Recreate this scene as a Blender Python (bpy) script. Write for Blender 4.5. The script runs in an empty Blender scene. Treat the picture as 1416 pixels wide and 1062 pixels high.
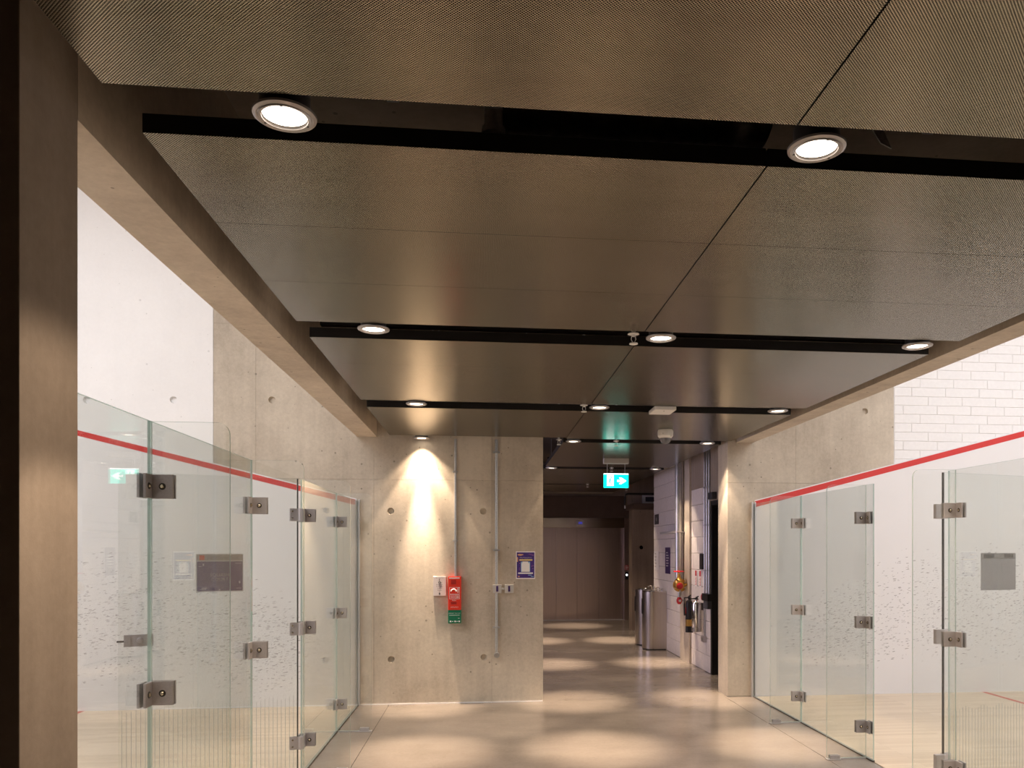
import bpy, bmesh, math, random
from mathutils import Vector, Matrix
random.seed(7)
PI = math.pi
SC = bpy.context.scene
COL = SC.collection

# ------------------------------------------------------------------ camera, world, light, exposure
W, H = 1416.0, 1062.0
F, TH, CU, CV, EYE = 1100.0, 0.1093, 789.38, 760.3, 1.6238
cam = bpy.data.cameras.new('camera'); cam_o = bpy.data.objects.new('camera', cam); COL.objects.link(cam_o)
cam.sensor_fit = 'HORIZONTAL'; cam.sensor_width = 36.0; cam.lens = F/W*36.0
cam.shift_x = -(CU-W/2)/W; cam.shift_y = (CV-H/2)/W
cam.clip_start = 0.05; cam.clip_end = 100
cam_o.location = (0, 0, EYE); cam_o.rotation_euler = (PI/2, 0, -TH)
SC.camera = cam_o
SC.view_settings.view_transform = 'Standard'; SC.view_settings.look = 'None'
SC.view_settings.gamma = 1.0; SC.view_settings.use_curve_mapping = False
SC.view_settings.exposure = 0.0
SC.cycles.use_denoising = True
SC.cycles.max_bounces = 10; SC.cycles.diffuse_bounces = 5; SC.cycles.glossy_bounces = 4
SC.cycles.transparent_max_bounces = 24; SC.cycles.sample_clamp_indirect = 6.0
wd = bpy.data.worlds.new('world'); SC.world = wd; wd.use_nodes = True
wd.node_tree.nodes['Background'].inputs[0].default_value = (0.9, 0.8, 0.75, 1)
wd.node_tree.nodes['Background'].inputs[1].default_value = 0.012

SPOT_W = 130.0
SPOT_COL = (1.0, 0.765, 0.555)
COURT_W = 290.0
def area(name, loc, sx, sy, power, color):
    l = bpy.data.lights.new(name, 'AREA'); l.shape = 'RECTANGLE'; l.size = sx; l.size_y = sy
    l.energy = power; l.color = color
    o = bpy.data.objects.new(name, l); COL.objects.link(o); o.location = loc
    return o
COURT_COL = (0.965, 0.965, 1.0)
area('court_light_left', (-5.2, 4.6, 5.7), 6.0, 2.6, COURT_W, COURT_COL)
area('court_light_right', (6.9, 4.6, 5.7), 6.0, 2.6, COURT_W, COURT_COL)

# ------------------------------------------------------------------ dimensions
XL, XR = -1.304, 2.966          # the two glass lines
YW, YWR = 8.512, 8.545          # end walls
ZC = 2.796                      # underside of the ceiling panels
ZB = 2.808                      # underside of the beams
XJ = 0.861                      # middle joint of the panels
XW = 2.95                       # wall of the far corridor

# ------------------------------------------------------------------ materials
MATS = {}
def N(t, ty, **kw):
    n = t.nodes.new(ty)
    for k, v in kw.items():
        if k.startswith('i_'):
            key = k[2:]; n.inputs[int(key) if key.isdigit() else key.replace('_', ' ')].default_value = v
        else: setattr(n, k, v)
    return n
def new_mat(name):
    m = bpy.data.materials.new(name); m.use_nodes = True
    t = m.node_tree; b = t.nodes['Principled BSDF']; MATS[name] = m
    return m, t, b
def c4(c): return (c[0], c[1], c[2], 1.0)
def plain(name, col, rough=0.5, metal=0.0, spec=0.5, grain=0.0, scale=60.0):
    m, t, b = new_mat(name)
    b.inputs['Roughness'].default_value = rough; b.inputs['Metallic'].default_value = metal
    b.inputs['Specular IOR Level'].default_value = spec
    if grain:
        g = N(t, 'ShaderNodeNewGeometry'); n = N(t, 'ShaderNodeTexNoise', i_Scale=scale, i_Detail=3.0)
        t.links.new(g.outputs['Position'], n.inputs['Vector'])
        r = N(t, 'ShaderNodeValToRGB')
        r.color_ramp.elements[0].position = 0.3; r.color_ramp.elements[1].position = 0.7
        r.color_ramp.elements[0].color = c4([x*(1-grain) for x in col]); r.color_ramp.elements[1].color = c4([min(1, x*(1+grain)) for x in col])
        t.links.new(n.outputs[0], r.inputs[0]); t.links.new(r.outputs[0], b.inputs['Base Color'])
    else: b.inputs['Base Color'].default_value = c4(col)
    return m
def math_n(t, op, a, b=None, c=None):
    n = N(t, 'ShaderNodeMath', operation=op)
    for i, v in enumerate((a, b, c)):
        if v is None: continue
        if isinstance(v, (int, float)): n.inputs[i].default_value = v
        else: t.links.new(v, n.inputs[i])
    return n.outputs[0]
def mix_c(t, fac, a, b, mode='MIX'):
    n = N(t, 'ShaderNodeMix', data_type='RGBA', blend_type=mode)
    for s, v in ((n.inputs['Factor'], fac), (n.inputs[6], a), (n.inputs[7], b)):
        if isinstance(v, (int, float)): s.default_value = v
        elif isinstance(v, (tuple, list)): s.default_value = c4(v)
        else: t.links.new(v, s)
    return n.outputs[2]
def pos_scaled(t, sx, sy, sz):
    g = N(t, 'ShaderNodeNewGeometry'); v = N(t, 'ShaderNodeVectorMath', operation='MULTIPLY')
    v.inputs[1].default_value = (sx, sy, sz); t.links.new(g.outputs['Position'], v.inputs[0])
    return v.outputs[0]

def concrete(name, dark, light, rough=0.8, streak=0.5, pores=0.6, floor=False, spec=0.3):
    m, t, b = new_mat(name)
    n1 = N(t, 'ShaderNodeTexNoise', i_Scale=0.9, i_Detail=6.0, i_Roughness=0.6); t.links.new(pos_scaled(t, 1, 1, 1), n1.inputs['Vector'])
    n2 = N(t, 'ShaderNodeTexNoise', i_Scale=1.0, i_Detail=5.0, i_Roughness=0.6)
    t.links.new(pos_scaled(t, *((1.6, 4.0, 1) if floor else (11.0, 11.0, 0.7))), n2.inputs['Vector'])
    n3 = N(t, 'ShaderNodeTexNoise', i_Scale=34.0, i_Detail=4.0, i_Roughness=0.7); t.links.new(pos_scaled(t, 1, 1, 1), n3.inputs['Vector'])
    f = math_n(t, 'ADD', math_n(t, 'MULTIPLY', n1.outputs[0], 1.0), math_n(t, 'MULTIPLY', n2.outputs[0], streak))
    f = math_n(t, 'ADD', f, math_n(t, 'MULTIPLY', n3.outputs[0], 0.35))
    tot = 1.0+streak+0.35
    mr = N(t, 'ShaderNodeMapRange'); mr.inputs[1].default_value = tot*(0.34 if floor else 0.38); mr.inputs[2].default_value = tot*(0.66 if floor else 0.61)
    t.links.new(f, mr.inputs[0])
    col = mix_c(t, mr.outputs[0], dark, light)
    bump_src = n3.outputs[0]
    if pores:
        v = N(t, 'ShaderNodeTexVoronoi', i_Scale=15.0); t.links.new(pos_scaled(t, 1, 1, 1), v.inputs['Vector'])
        sep = N(t, 'ShaderNodeSeparateColor'); t.links.new(v.outputs['Color'], sep.inputs[0])
        rad = math_n(t, 'MULTIPLY', math_n(t, 'POWER', sep.outputs[0], 4.0), 0.17)
        hit = math_n(t, 'LESS_THAN', v.outputs['Distance'], rad)
        col = mix_c(t, math_n(t, 'MULTIPLY', hit, pores), col, [x*0.35 for x in dark])
    t.links.new(col, b.inputs['Base Color'])
    if floor:
        rr = N(t, 'ShaderNodeMapRange'); rr.inputs[1].default_value = 0.3; rr.inputs[2].default_value = 0.7
        rr.inputs[3].default_value = rough-0.03; rr.inputs[4].default_value = rough+0.04
        t.links.new(n2.outputs[0], rr.inputs[0]); t.links.new(rr.outputs[0], b.inputs['Roughness'])
    else: b.inputs['Roughness'].default_value = rough
    b.inputs['Specular IOR Level'].default_value = spec
    bp = N(t, 'ShaderNodeBump', i_Strength=0.06 if floor else 0.18, i_Distance=0.004)
    t.links.new(bump_src, bp.inputs['Height']); t.links.new(bp.outputs[0], b.inputs['Normal'])
    return m
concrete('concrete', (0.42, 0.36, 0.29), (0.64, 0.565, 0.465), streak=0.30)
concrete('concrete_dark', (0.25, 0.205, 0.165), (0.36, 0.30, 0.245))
concrete('concrete_brown', (0.235, 0.175, 0.13), (0.345, 0.265, 0.20), streak=0.9)
concrete('concrete_floor', (0.165, 0.140, 0.120), (0.265, 0.230, 0.200), rough=0.22, streak=0.3, pores=0, floor=True, spec=0.6)
concrete('concrete_void', (0.20, 0.17, 0.14), (0.28, 0.24, 0.20))
concrete('white_concrete', (0.80, 0.79, 0.785), (0.86, 0.85, 0.845), rough=0.6, streak=0.2, pores=0.25)

def perforated():
    m, t, b = new_mat('perforated_metal')
    g = N(t, 'ShaderNodeNewGeometry'); s = N(t, 'ShaderNodeSeparateXYZ'); t.links.new(g.outputs['Position'], s.inputs[0])
    P = 0.0080
    a = math_n(t, 'DIVIDE', math_n(t, 'ADD', s.outputs[0], s.outputs[1]), P)
    c = math_n(t, 'DIVIDE', math_n(t, 'SUBTRACT', s.outputs[0], s.outputs[1]), P)
    fa = math_n(t, 'SUBTRACT', math_n(t, 'FRACT', a), 0.5); fc = math_n(t, 'SUBTRACT', math_n(t, 'FRACT', c), 0.5)
    d = math_n(t, 'SQRT', math_n(t, 'ADD', math_n(t, 'MULTIPLY', fa, fa), math_n(t, 'MULTIPLY', fc, fc)))
    hole = math_n(t, 'LESS_THAN', d, 0.36)
    n = N(t, 'ShaderNodeTexNoise', i_Scale=1.0, i_Detail=3.0); t.links.new(pos_scaled(t, 0.8, 9, 1), n.inputs['Vector'])
    col = mix_c(t, n.outputs[0], (0.36, 0.325, 0.25), (0.44, 0.40, 0.315))
    b.inputs['Metallic'].default_value = 0.88
    rr = N(t, 'ShaderNodeMapRange'); rr.inputs[3].default_value = 0.19; rr.inputs[4].default_value = 0.25
    t.links.new(n.outputs[0], rr.inputs[0]); t.links.new(rr.outputs[0], b.inputs['Roughness'])
    t.links.new(mix_c(t, hole, col, (0.008, 0.007, 0.006)), b.inputs['Base Color'])
    b2 = N(t, 'ShaderNodeBsdfDiffuse'); b2.inputs[0].default_value = (0.006, 0.005, 0.004, 1)
    mx = N(t, 'ShaderNodeMixShader'); t.links.new(hole, mx.inputs[0]); t.links.new(b.outputs[0], mx.inputs[1]); t.links.new(b2.outputs[0], mx.inputs[2])
    t.links.new(mx.outputs[0], t.nodes['Material Output'].inputs[0])
perforated()

def wood_floor():
    m, t, b = new_mat('maple_floor')
    br = N(t, 'ShaderNodeTexBrick', offset=0.37, offset_frequency=3)
    br.inputs['Scale'].default_value = 1.0; br.inputs['Brick Width'].default_value = 1.1; br.inputs['Row Height'].default_value = 0.058
    br.inputs['Mortar Size'].default_value = 0.0012; br.inputs['Mortar'].default_value = (0.36, 0.27, 0.19, 1)
    br.inputs['Color1'].default_value = (0.72, 0.60, 0.46, 1); br.inputs['Color2'].default_value = (0.52, 0.40, 0.28, 1); br.inputs['Bias'].default_value = -0.35
    t.links.new(pos_scaled(t, 1, 1, 0), br.inputs['Vector'])
    n = N(t, 'ShaderNodeTexNoise', i_Scale=1.0, i_Detail=5.0); t.links.new(pos_scaled(t, 3, 70, 1), n.inputs['Vector'])
    t.links.new(mix_c(t, 0.35, br.outputs[0], mix_c(t, n.outputs[0], (0.60, 0.48, 0.35), (0.80, 0.68, 0.54))), b.inputs['Base Color'])
    b.inputs['Roughness'].default_value = 0.38; b.inputs['Specular IOR Level'].default_value = 0.4
wood_floor()

def ball_wall():
    m, t, b = new_mat('court_plaster')
    g = N(t, 'ShaderNodeNewGeometry'); s = N(t, 'ShaderNodeSeparateXYZ'); t.links.new(g.outputs['Position'], s.inputs[0])
    X, Z = s.outputs[0], s.outputs[2]
    total = None
    def blob(cx, cz, rx, rz):
        dx = math_n(t, 'DIVIDE', math_n(t, 'SUBTRACT', X, cx), rx); dz = math_n(t, 'DIVIDE', math_n(t, 'SUBTRACT', Z, cz), rz)
        r2 = math_n(t, 'ADD', math_n(t, 'MULTIPLY', dx, dx), math_n(t, 'MULTIPLY', dz, dz))
        return math_n(t, 'MAXIMUM', math_n(t, 'SUBTRACT', 1.0, r2), 0.0)
    dens = math_n(t, 'ADD', blob(-2.3, 0.62, 0.85, 0.55), blob(4.0, 0.72, 0.85, 0.5))
    dens = math_n(t, 'ADD', dens, math_n(t, 'MULTIPLY', math_n(t, 'ADD', blob(-3.6, 0.95, 1.7, 0.75), blob(5.6, 1.0, 1.9, 0.75)), 0.75))
    def marks(kx, kz, skew, rad, seed, gain):
        v = N(t, 'ShaderNodeTexVoronoi', i_Scale=1.0)
        cmb = N(t, 'ShaderNodeCombineXYZ')
        t.links.new(math_n(t, 'MULTIPLY', math_n(t, 'ADD', X, seed), kx), cmb.inputs[0])
        t.links.new(math_n(t, 'MULTIPLY', math_n(t, 'ADD', Z, math_n(t, 'MULTIPLY', X, skew)), kz), cmb.inputs[1])
        t.links.new(cmb.outputs[0], v.inputs['Vector'])
        sp = N(t, 'ShaderNodeSeparateColor'); t.links.new(v.outputs['Color'], sp.inputs[0])
        hit = math_n(t, 'LESS_THAN', v.outputs['Distance'], rad)
        gate = math_n(t, 'LESS_THAN', sp.outputs[0], math_n(t, 'MULTIPLY', dens, gain))
        return math_n(t, 'MULTIPLY', math_n(t, 'MULTIPLY', hit, gate), math_n(t, 'ADD', 0.28, math_n(t, 'MULTIPLY', sp.outputs[1], 0.6)))
    mk = math_n(t, 'MAXIMUM', marks(12.0, 60.0, -0.10, 0.22, 3.0, 1.1), marks(17.0, 75.0, -0.25, 0.22, 11.0, 1.0))
    mk = math_n(t, 'MAXIMUM', mk, marks(40.0, 26.0, 0.5, 0.15, 5.0, 0.4))
    mk = math_n(t, 'MINIMUM', mk, 1.0)
    n = N(t, 'ShaderNodeTexNoise', i_Scale=1.3, i_Detail=4.0); t.links.new(pos_scaled(t, 1, 1, 1), n.inputs['Vector'])
    base = mix_c(t, n.outputs[0], (0.77, 0.755, 0.76), (0.84, 0.825, 0.83))
    t.links.new(mix_c(t, mk, base, (0.17, 0.15, 0.15)), b.inputs['Base Color'])
    b.inputs['Roughness'].default_value = 0.55
ball_wall()

def glass():
    m, t, b = new_mat('clear_glass'); t.nodes.remove(b)
    g = N(t, 'ShaderNodeNewGeometry'); d = N(t, 'ShaderNodeVectorMath', operation='DOT_PRODUCT')
    t.links.new(g.outputs['Normal'], d.inputs[0]); t.links.new(g.outputs['Incoming'], d.inputs[1])
    cs = math_n(t, 'ABSOLUTE', d.outputs['Value'])
    om = math_n(t, 'SUBTRACT', 1.0, cs)
    fr = math_n(t, 'ADD', math_n(t, 'MULTIPLY', math_n(t, 'POWER', om, 5.0), 0.95), 0.045)
    tint = mix_c(t, math_n(t, 'POWER', om, 1.5), (0.972, 0.980, 0.974), (0.885, 0.915, 0.895))
    tr = N(t, 'ShaderNodeBsdfTransparent'); t.links.new(tint, tr.inputs[0])
    gl = N(t, 'ShaderNodeBsdfGlossy'); gl.inputs['Roughness'].default_value = 0.0; gl.inputs[0].default_value = (1, 1, 1, 1)
    mx = N(t, 'ShaderNodeMixShader'); t.links.new(fr, mx.inputs[0]); t.links.new(tr.outputs[0], mx.inputs[1]); t.links.new(gl.outputs[0], mx.inputs[2])
    t.links.new(mx.outputs[0], t.nodes['Material Output'].inputs[0])
glass()
def edge_glass():
    m, t, b = new_mat('glass_edge')
    b.inputs['Base Color'].default_value = (0.60, 0.72, 0.69, 1); b.inputs['Roughness'].default_value = 0.08
    b.inputs['Specular IOR Level'].default_value = 0.8
    tr = N(t, 'ShaderNodeBsdfTransparent'); tr.inputs[0].default_value = (0.66, 0.80, 0.755, 1)
    mx = N(t, 'ShaderNodeMixShader'); mx.inputs[0].default_value = 0.55
    t.links.new(tr.outputs[0], mx.inputs[1]); t.links.new(b.outputs[0], mx.inputs[2]); t.links.new(mx.outputs[0], t.nodes['Material Output'].inputs[0])
edge_glass()
def emit(name, col, s):
    m, t, b = new_mat(name)
    b.inputs['Base Color'].default_value = c4(col); b.inputs['Emission Color'].default_value = c4(col); b.inputs['Emission Strength'].default_value = s
    return m
emit('lamp_lens', (1.0, 0.86, 0.70), 7.0)
emit('sign_green', (0.0, 0.80, 0.64), 2.4)
emit('sign_white', (0.86, 1.0, 0.98), 3.6)
emit('button_light', (0.9, 0.95, 1.0), 3.0)
emit('screen_blue', (0.04, 0.04, 0.30), 0.9)
plain('white_paint', (0.84, 0.825, 0.83), 0.55, grain=0.02, scale=4)
plain('white_block', (0.80, 0.745, 0.72), 0.6, grain=0.05, scale=25)
plain('white_brick', (0.865, 0.855, 0.855), 0.5, grain=0.02, scale=30)
plain('mortar_white', (0.80, 0.785, 0.78), 0.8)
plain('mortar_grey', (0.40, 0.36, 0.34), 0.9)
plain('court_red', (0.62, 0.035, 0.03), 0.5)
plain('floor_red', (0.55, 0.08, 0.06), 0.5)
plain('dark_void', (0.012, 0.010, 0.009), 0.9, grain=0.3)
plain('black_metal', (0.022, 0.019, 0.017), 0.45, 0.3)
plain('black_plastic', (0.015, 0.014, 0.015), 0.4)
plain('lamp_housing', (0.10, 0.10, 0.11), 0.4, 0.6)
plain('silver_bezel', (0.42, 0.40, 0.40), 0.35, 0.6)
plain('clamp_steel', (0.40, 0.38, 0.385), 0.5, 0.1, grain=0.08, scale=200)
plain('clamp_bright', (0.55, 0.52, 0.54), 0.35, 0.5)
plain('bolt_steel', (0.55, 0.48, 0.36), 0.25, 0.95)
plain('bolt_dark', (0.05, 0.045, 0.04), 0.4, 0.5)
plain('aluminium', (0.62, 0.62, 0.65), 0.35, 0.6)
plain('galvanised', (0.52, 0.53, 0.54), 0.33, 0.85, grain=0.12, scale=90)
plain('duct_foil', (0.30, 0.29, 0.28), 0.35, 0.9, grain=0.3, scale=30)
def brushed(name, col, rough, vertical=True):
    m, t, b = new_mat(name)
    n = N(t, 'ShaderNodeTexNoise', i_Scale=1.0, i_Detail=3.0); t.links.new(pos_scaled(t, *((160, 160, 1.2) if vertical else (1.2, 1.2, 160))), n.inputs['Vector'])
    t.links.new(mix_c(t, n.outputs[0], [x*0.85 for x in col], [min(1, x*1.1) for x in col]), b.inputs['Base Color'])
    b.inputs['Metallic'].default_value = 0.95; b.inputs['Roughness'].default_value = rough
brushed('lift_steel', (0.66, 0.56, 0.53), 0.30)
brushed('header_steel', (0.62, 0.54, 0.46), 0.16, False)
brushed('fountain_steel', (0.60, 0.55, 0.50), 0.30)
brushed('polished_steel', (0.75, 0.72, 0.68), 0.12)
plain('white_plastic', (0.80, 0.78, 0.75), 0.4)
plain('grey_plastic', (0.50, 0.47, 0.44), 0.5)
plain('sign_grey', (0.52, 0.48, 0.48), 0.5)
plain('ink', (0.03, 0.03, 0.03), 0.6)
plain('paper_white', (0.85, 0.82, 0.82), 0.6)
plain('alarm_red', (0.75, 0.035, 0.015), 0.4)
plain('alarm_dark_red', (0.36, 0.012, 0.008), 0.4)
plain('alarm_green', (0.0, 0.16, 0.075), 0.4)
plain('valve_red', (0.55, 0.02, 0.03), 0.35)
plain('brass', (0.62, 0.36, 0.09), 0.3, 0.9, grain=0.2, scale=80)
plain('poster_purple', (0.055, 0.022, 0.20), 0.5, grain=0.15, scale=30)
plain('poster_orange', (0.72, 0.38, 0.20), 0.5)
plain('poster_yellow', (0.80, 0.62, 0.22), 0.5)
plain('poster_blue', (0.25, 0.48, 0.72), 0.5)
plain('poster_pink', (0.65, 0.25, 0.50), 0.5)
plain('court_poster_purple', (0.125, 0.085, 0.175), 0.45, grain=0.12, scale=40)
plain('court_poster_grey', (0.36, 0.33, 0.31), 0.5)
plain('court_poster_red', (0.60, 0.12, 0.07), 0.5)
plain('holder_back', (0.44, 0.42, 0.44), 0.45)
plain('tape_dark', (0.17, 0.165, 0.16), 0.5)
plain('holder_strip', (0.55, 0.53, 0.53), 0.4)
plain('etching', (0.44, 0.46, 0.45), 0.6)
plain('purple_sign', (0.05, 0.02, 0.12), 0.45)
plain('door_black', (0.007, 0.006, 0.006), 0.5)
plain('lens_clear', (0.10, 0.10, 0.12), 0.12, spec=0.9)
plain('dark_panel', (0.115, 0.075, 0.055), 0.6, grain=0.12, scale=6)
plain('seal', (0.10, 0.095, 0.09), 0.6)

# ------------------------------------------------------------------ mesh helpers
WM = {}                                            # object -> its matrix in the world
class MB:
    def __init__(s): s.bm = bmesh.new(); s.mi = 0
    def _tag(s, fs):
        for f in fs: f.material_index = s.mi
    def box(s, x0, x1, y0, y1, z0, z1, bev=0.0):
        v = [s.bm.verts.new(p) for p in ((x0,y0,z0),(x1,y0,z0),(x1,y1,z0),(x0,y1,z0),(x0,y0,z1),(x1,y0,z1),(x1,y1,z1),(x0,y1,z1))]
        fs = [s.bm.faces.new([v[i] for i in q]) for q in ((0,3,2,1),(4,5,6,7),(0,1,5,4),(1,2,6,5),(2,3,7,6),(3,0,4,7))]
        s._tag(fs)
        if bev:
            es = list({e for f in fs for e in f.edges})
            r = bmesh.ops.bevel(s.bm, geom=es, offset=bev, segments=2, affect='EDGES', profile=0.7)
            s._tag(r['faces'])
        return s
    def prism(s, pts, d):                          # closed polygon of 3D points swept along vector d
        d = Vector(d); a = [s.bm.verts.new(p) for p in pts]; b = [s.bm.verts.new(Vector(p)+d) for p in pts]
        fs = [s.bm.faces.new(a), s.bm.faces.new(b[::-1])]; n = len(a)
        for i in range(n): fs.append(s.bm.faces.new((a[i], b[i], b[(i+1) % n], a[(i+1) % n])))
        s._tag(fs); return s
    def tube(s, path, r, n=10, cap=True):
        path = [Vector(p) for p in path]; rings = []
        for i, p in enumerate(path):
            t = (path[min(i+1, len(path)-1)]-path[max(i-1, 0)]).normalized()
            u = t.cross(Vector((0, 0, 1)) if abs(t.z) < 0.9 else Vector((1, 0, 0))).normalized(); w = t.cross(u)
            rr = r[i] if isinstance(r, (list, tuple)) else r
            rings.append([s.bm.verts.new(p+(u*math.cos(2*PI*k/n)+w*math.sin(2*PI*k/n))*rr) for k in range(n)])
        fs = []
        for a, b in zip(rings, rings[1:]):
            for k in range(n): fs.append(s.bm.faces.new((a[k], a[(k+1) % n], b[(k+1) % n], b[k])))
        if cap: fs += [s.bm.faces.new(rings[0][::-1]), s.bm.faces.new(rings[-1])]
        s._tag(fs); return s
    def cyl(s, p0, p1, r, n=16): return s.tube([p0, p1], r, n)
    def lathe(s, prof, c=(0, 0, 0), n=24, ax='Z'):  # profile of (radius, height) pairs
        rings = []
        for r, h in prof:
            ring = []
            for k in range(n):
                a = 2*PI*k/n; x, y = r*math.cos(a), r*math.sin(a)
                p = {'Z': (x, y, h), 'Y': (x, h, y), 'X': (h, x, y)}[ax]
                ring.append(s.bm.verts.new((p[0]+c[0], p[1]+c[1], p[2]+c[2])))
            rings.append(ring)
        fs = []
        for a, b in zip(rings, rings[1:]):
            for k in range(n): fs.append(s.bm.faces.new((a[k], a[(k+1) % n], b[(k+1) % n], b[k])))
        if prof[0][0] > 1e-5: fs.append(s.bm.faces.new(rings[0][::-1]))
        if prof[-1][0] > 1e-5: fs.append(s.bm.faces.new(rings[-1]))
        s._tag(fs); return s
    def torus(s, c, R, r, ax='Z', n=24, m=8):
        vs = []
        for i in range(n):
            a = 2*PI*i/n; row = []
            for j in range(m):
                q = 2*PI*j/m; rad = R+r*math.cos(q); x, y, z = rad*math.cos(a), rad*math.sin(a), r*math.sin(q)
                p = {'Z': (x, y, z), 'Y': (x, z, y), 'X': (z, x, y)}[ax]
                row.append(s.bm.verts.new((p[0]+c[0], p[1]+c[1], p[2]+c[2])))
            vs.append(row)
        fs = [s.bm.faces.new((vs[i][j], vs[(i+1) % n][j], vs[(i+1) % n][(j+1) % m], vs[i][(j+1) % m])) for i in range(n) for j in range(m)]
        s._tag(fs); return s
    def build(s, name, mat, parent=None, world=True, smooth=False):
        bm = s.bm
        bmesh.ops.remove_doubles(bm, verts=bm.verts, dist=1e-6)
        bmesh.ops.recalc_face_normals(bm, faces=bm.faces)
        base = WM.get(parent.name) if parent else None
        if base is not None and world: bm.transform(base.inverted())
        if smooth:
            for f in bm.faces: f.smooth = True
            for e in bm.edges:
                if len(e.link_faces) == 2 and e.calc_face_angle(0) > 0.6: e.smooth = False
        me = bpy.data.meshes.new(name); bm.to_mesh(me); bm.free()
        for mm in (mat if isinstance(mat, (list, tuple)) else [mat]): me.materials.append(MATS[mm])
        o = bpy.data.objects.new(name, me); COL.objects.link(o)
        if parent: o.parent = parent
        WM[o.name] = base if base is not None else Matrix.Identity(4)
        return o
def tag(o, label=None, cat=None, group=None, kind=None):
    for k, v in (('label', label), ('category', cat), ('group', group), ('kind', kind)):
        if v: o[k] = v
    return o
def thing(name, label, cat, loc=(0, 0, 0), rz=0.0, group=None):
    o = bpy.data.objects.new(name, None); COL.objects.link(o); o.empty_display_size = 0.1
    o.location = loc; o.rotation_euler = (0, 0, rz)
    WM[o.name] = Matrix.Translation(loc) @ Matrix.Rotation(rz, 4, 'Z')
    return tag(o, label, cat, group)
def struct(o): o['kind'] = 'structure'; return o
KIDS = {}
def copy_tree(o, parent=None):
    c = o.copy(); COL.objects.link(c)
    if parent: c.parent = parent
    for k in list(o.children): copy_tree(k, c)
    return c
def place(o, mesh_of, name, parent, loc):           # one more piece sharing a mesh
    p = bpy.data.objects.new(name, mesh_of.data); COL.objects.link(p); p.parent = parent
    p.location = loc; return p
def lettering(body, size, loc, facing, mat, parent, name='lettering', align='CENTER', sx=1.0):
    """Flat writing at LOC in the world; facing 'S' looks towards -Y, 'W' towards -X."""
    cu = bpy.data.curves.new('writing', 'FONT'); cu.body = body; cu.size = size; cu.align_x = align; cu.align_y = 'CENTER'
    cu.resolution_u = 2; cu.space_line = 0.95
    tmp = bpy.data.objects.new('writing', cu); COL.objects.link(tmp)
    dg = bpy.context.evaluated_depsgraph_get(); me = bpy.data.meshes.new_from_object(tmp.evaluated_get(dg))
    bpy.data.objects.remove(tmp); bpy.data.curves.remove(cu)
    if facing == 'S': R = Matrix.Rotation(PI/2, 4, 'X')
    elif facing == 'W': R = Matrix.Rotation(-PI/2, 4, 'Z') @ Matrix.Rotation(PI/2, 4, 'X')
    else: R = facing
    M = Matrix.Translation(loc) @ R @ Matrix.Diagonal((sx, 1, 1, 1))
    if parent: M = WM[parent.name].inverted() @ M
    me.transform(M); me.materials.clear(); me.materials.append(MATS[mat])
    o = bpy.data.objects.new(name, me); COL.objects.link(o); o.parent = parent
    WM[o.name] = WM[parent.name] if parent else Matrix.Identity(4)
    return o
def wall_face(x0, x1, z0, z1, y, depth, holes, mat, name, parent, hr=0.036, hd=0.045):
    """A cast panel whose front looks towards -Y, with round tie holes sunk into it."""
    mb = MB(); bm = mb.bm
    out = [bm.verts.new(p) for p in ((x0, y, z0), (x1, y, z0), (x1, y, z1), (x0, y, z1))]
    back = [bm.verts.new((v.co.x, y+depth, v.co.z)) for v in out]
    es = [bm.edges.new((out[i], out[(i+1) % 4])) for i in range(4)]; loops = []
    for hx, hz in holes:
        n = 20; ring = [bm.verts.new((hx+hr*math.cos(2*PI*k/n), y, hz+hr*math.sin(2*PI*k/n))) for k in range(n)]
        es += [bm.edges.new((ring[k], ring[(k+1) % n])) for k in range(n)]; loops.append(ring)
    bmesh.ops.triangle_fill(bm, use_beauty=True, use_dissolve=False, edges=es)
    if holes:                                        # drop any fill inside the holes
        bad = [f for f in bm.faces if any((f.calc_center_median()-Vector((hx, y, hz))).length < hr*0.97 and all((v.co-Vector((hx, y, hz))).length < hr*1.02 for v in f.verts) for hx, hz in holes)]
        bmesh.ops.delete(bm, geom=bad, context='FACES_ONLY')
    for ring in loops:
        c = sum((v.co for v in ring), Vector())/len(ring)
        inn = [bm.verts.new((c.x+(v.co.x-c.x)*0.8, y+hd, c.z+(v.co.z-c.z)*0.8)) for v in ring]; n = len(ring)
        for k in range(n): bm.faces.new((ring[k], ring[(k+1) % n], inn[(k+1) % n], inn[k]))
        bm.faces.new(inn)
    for i in range(4): bm.faces.new((out[i], back[i], back[(i+1) % 4], out[(i+1) % 4]))
    bm.faces.new(back[::-1])
    return mb.build(name, mat, parent)

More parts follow.
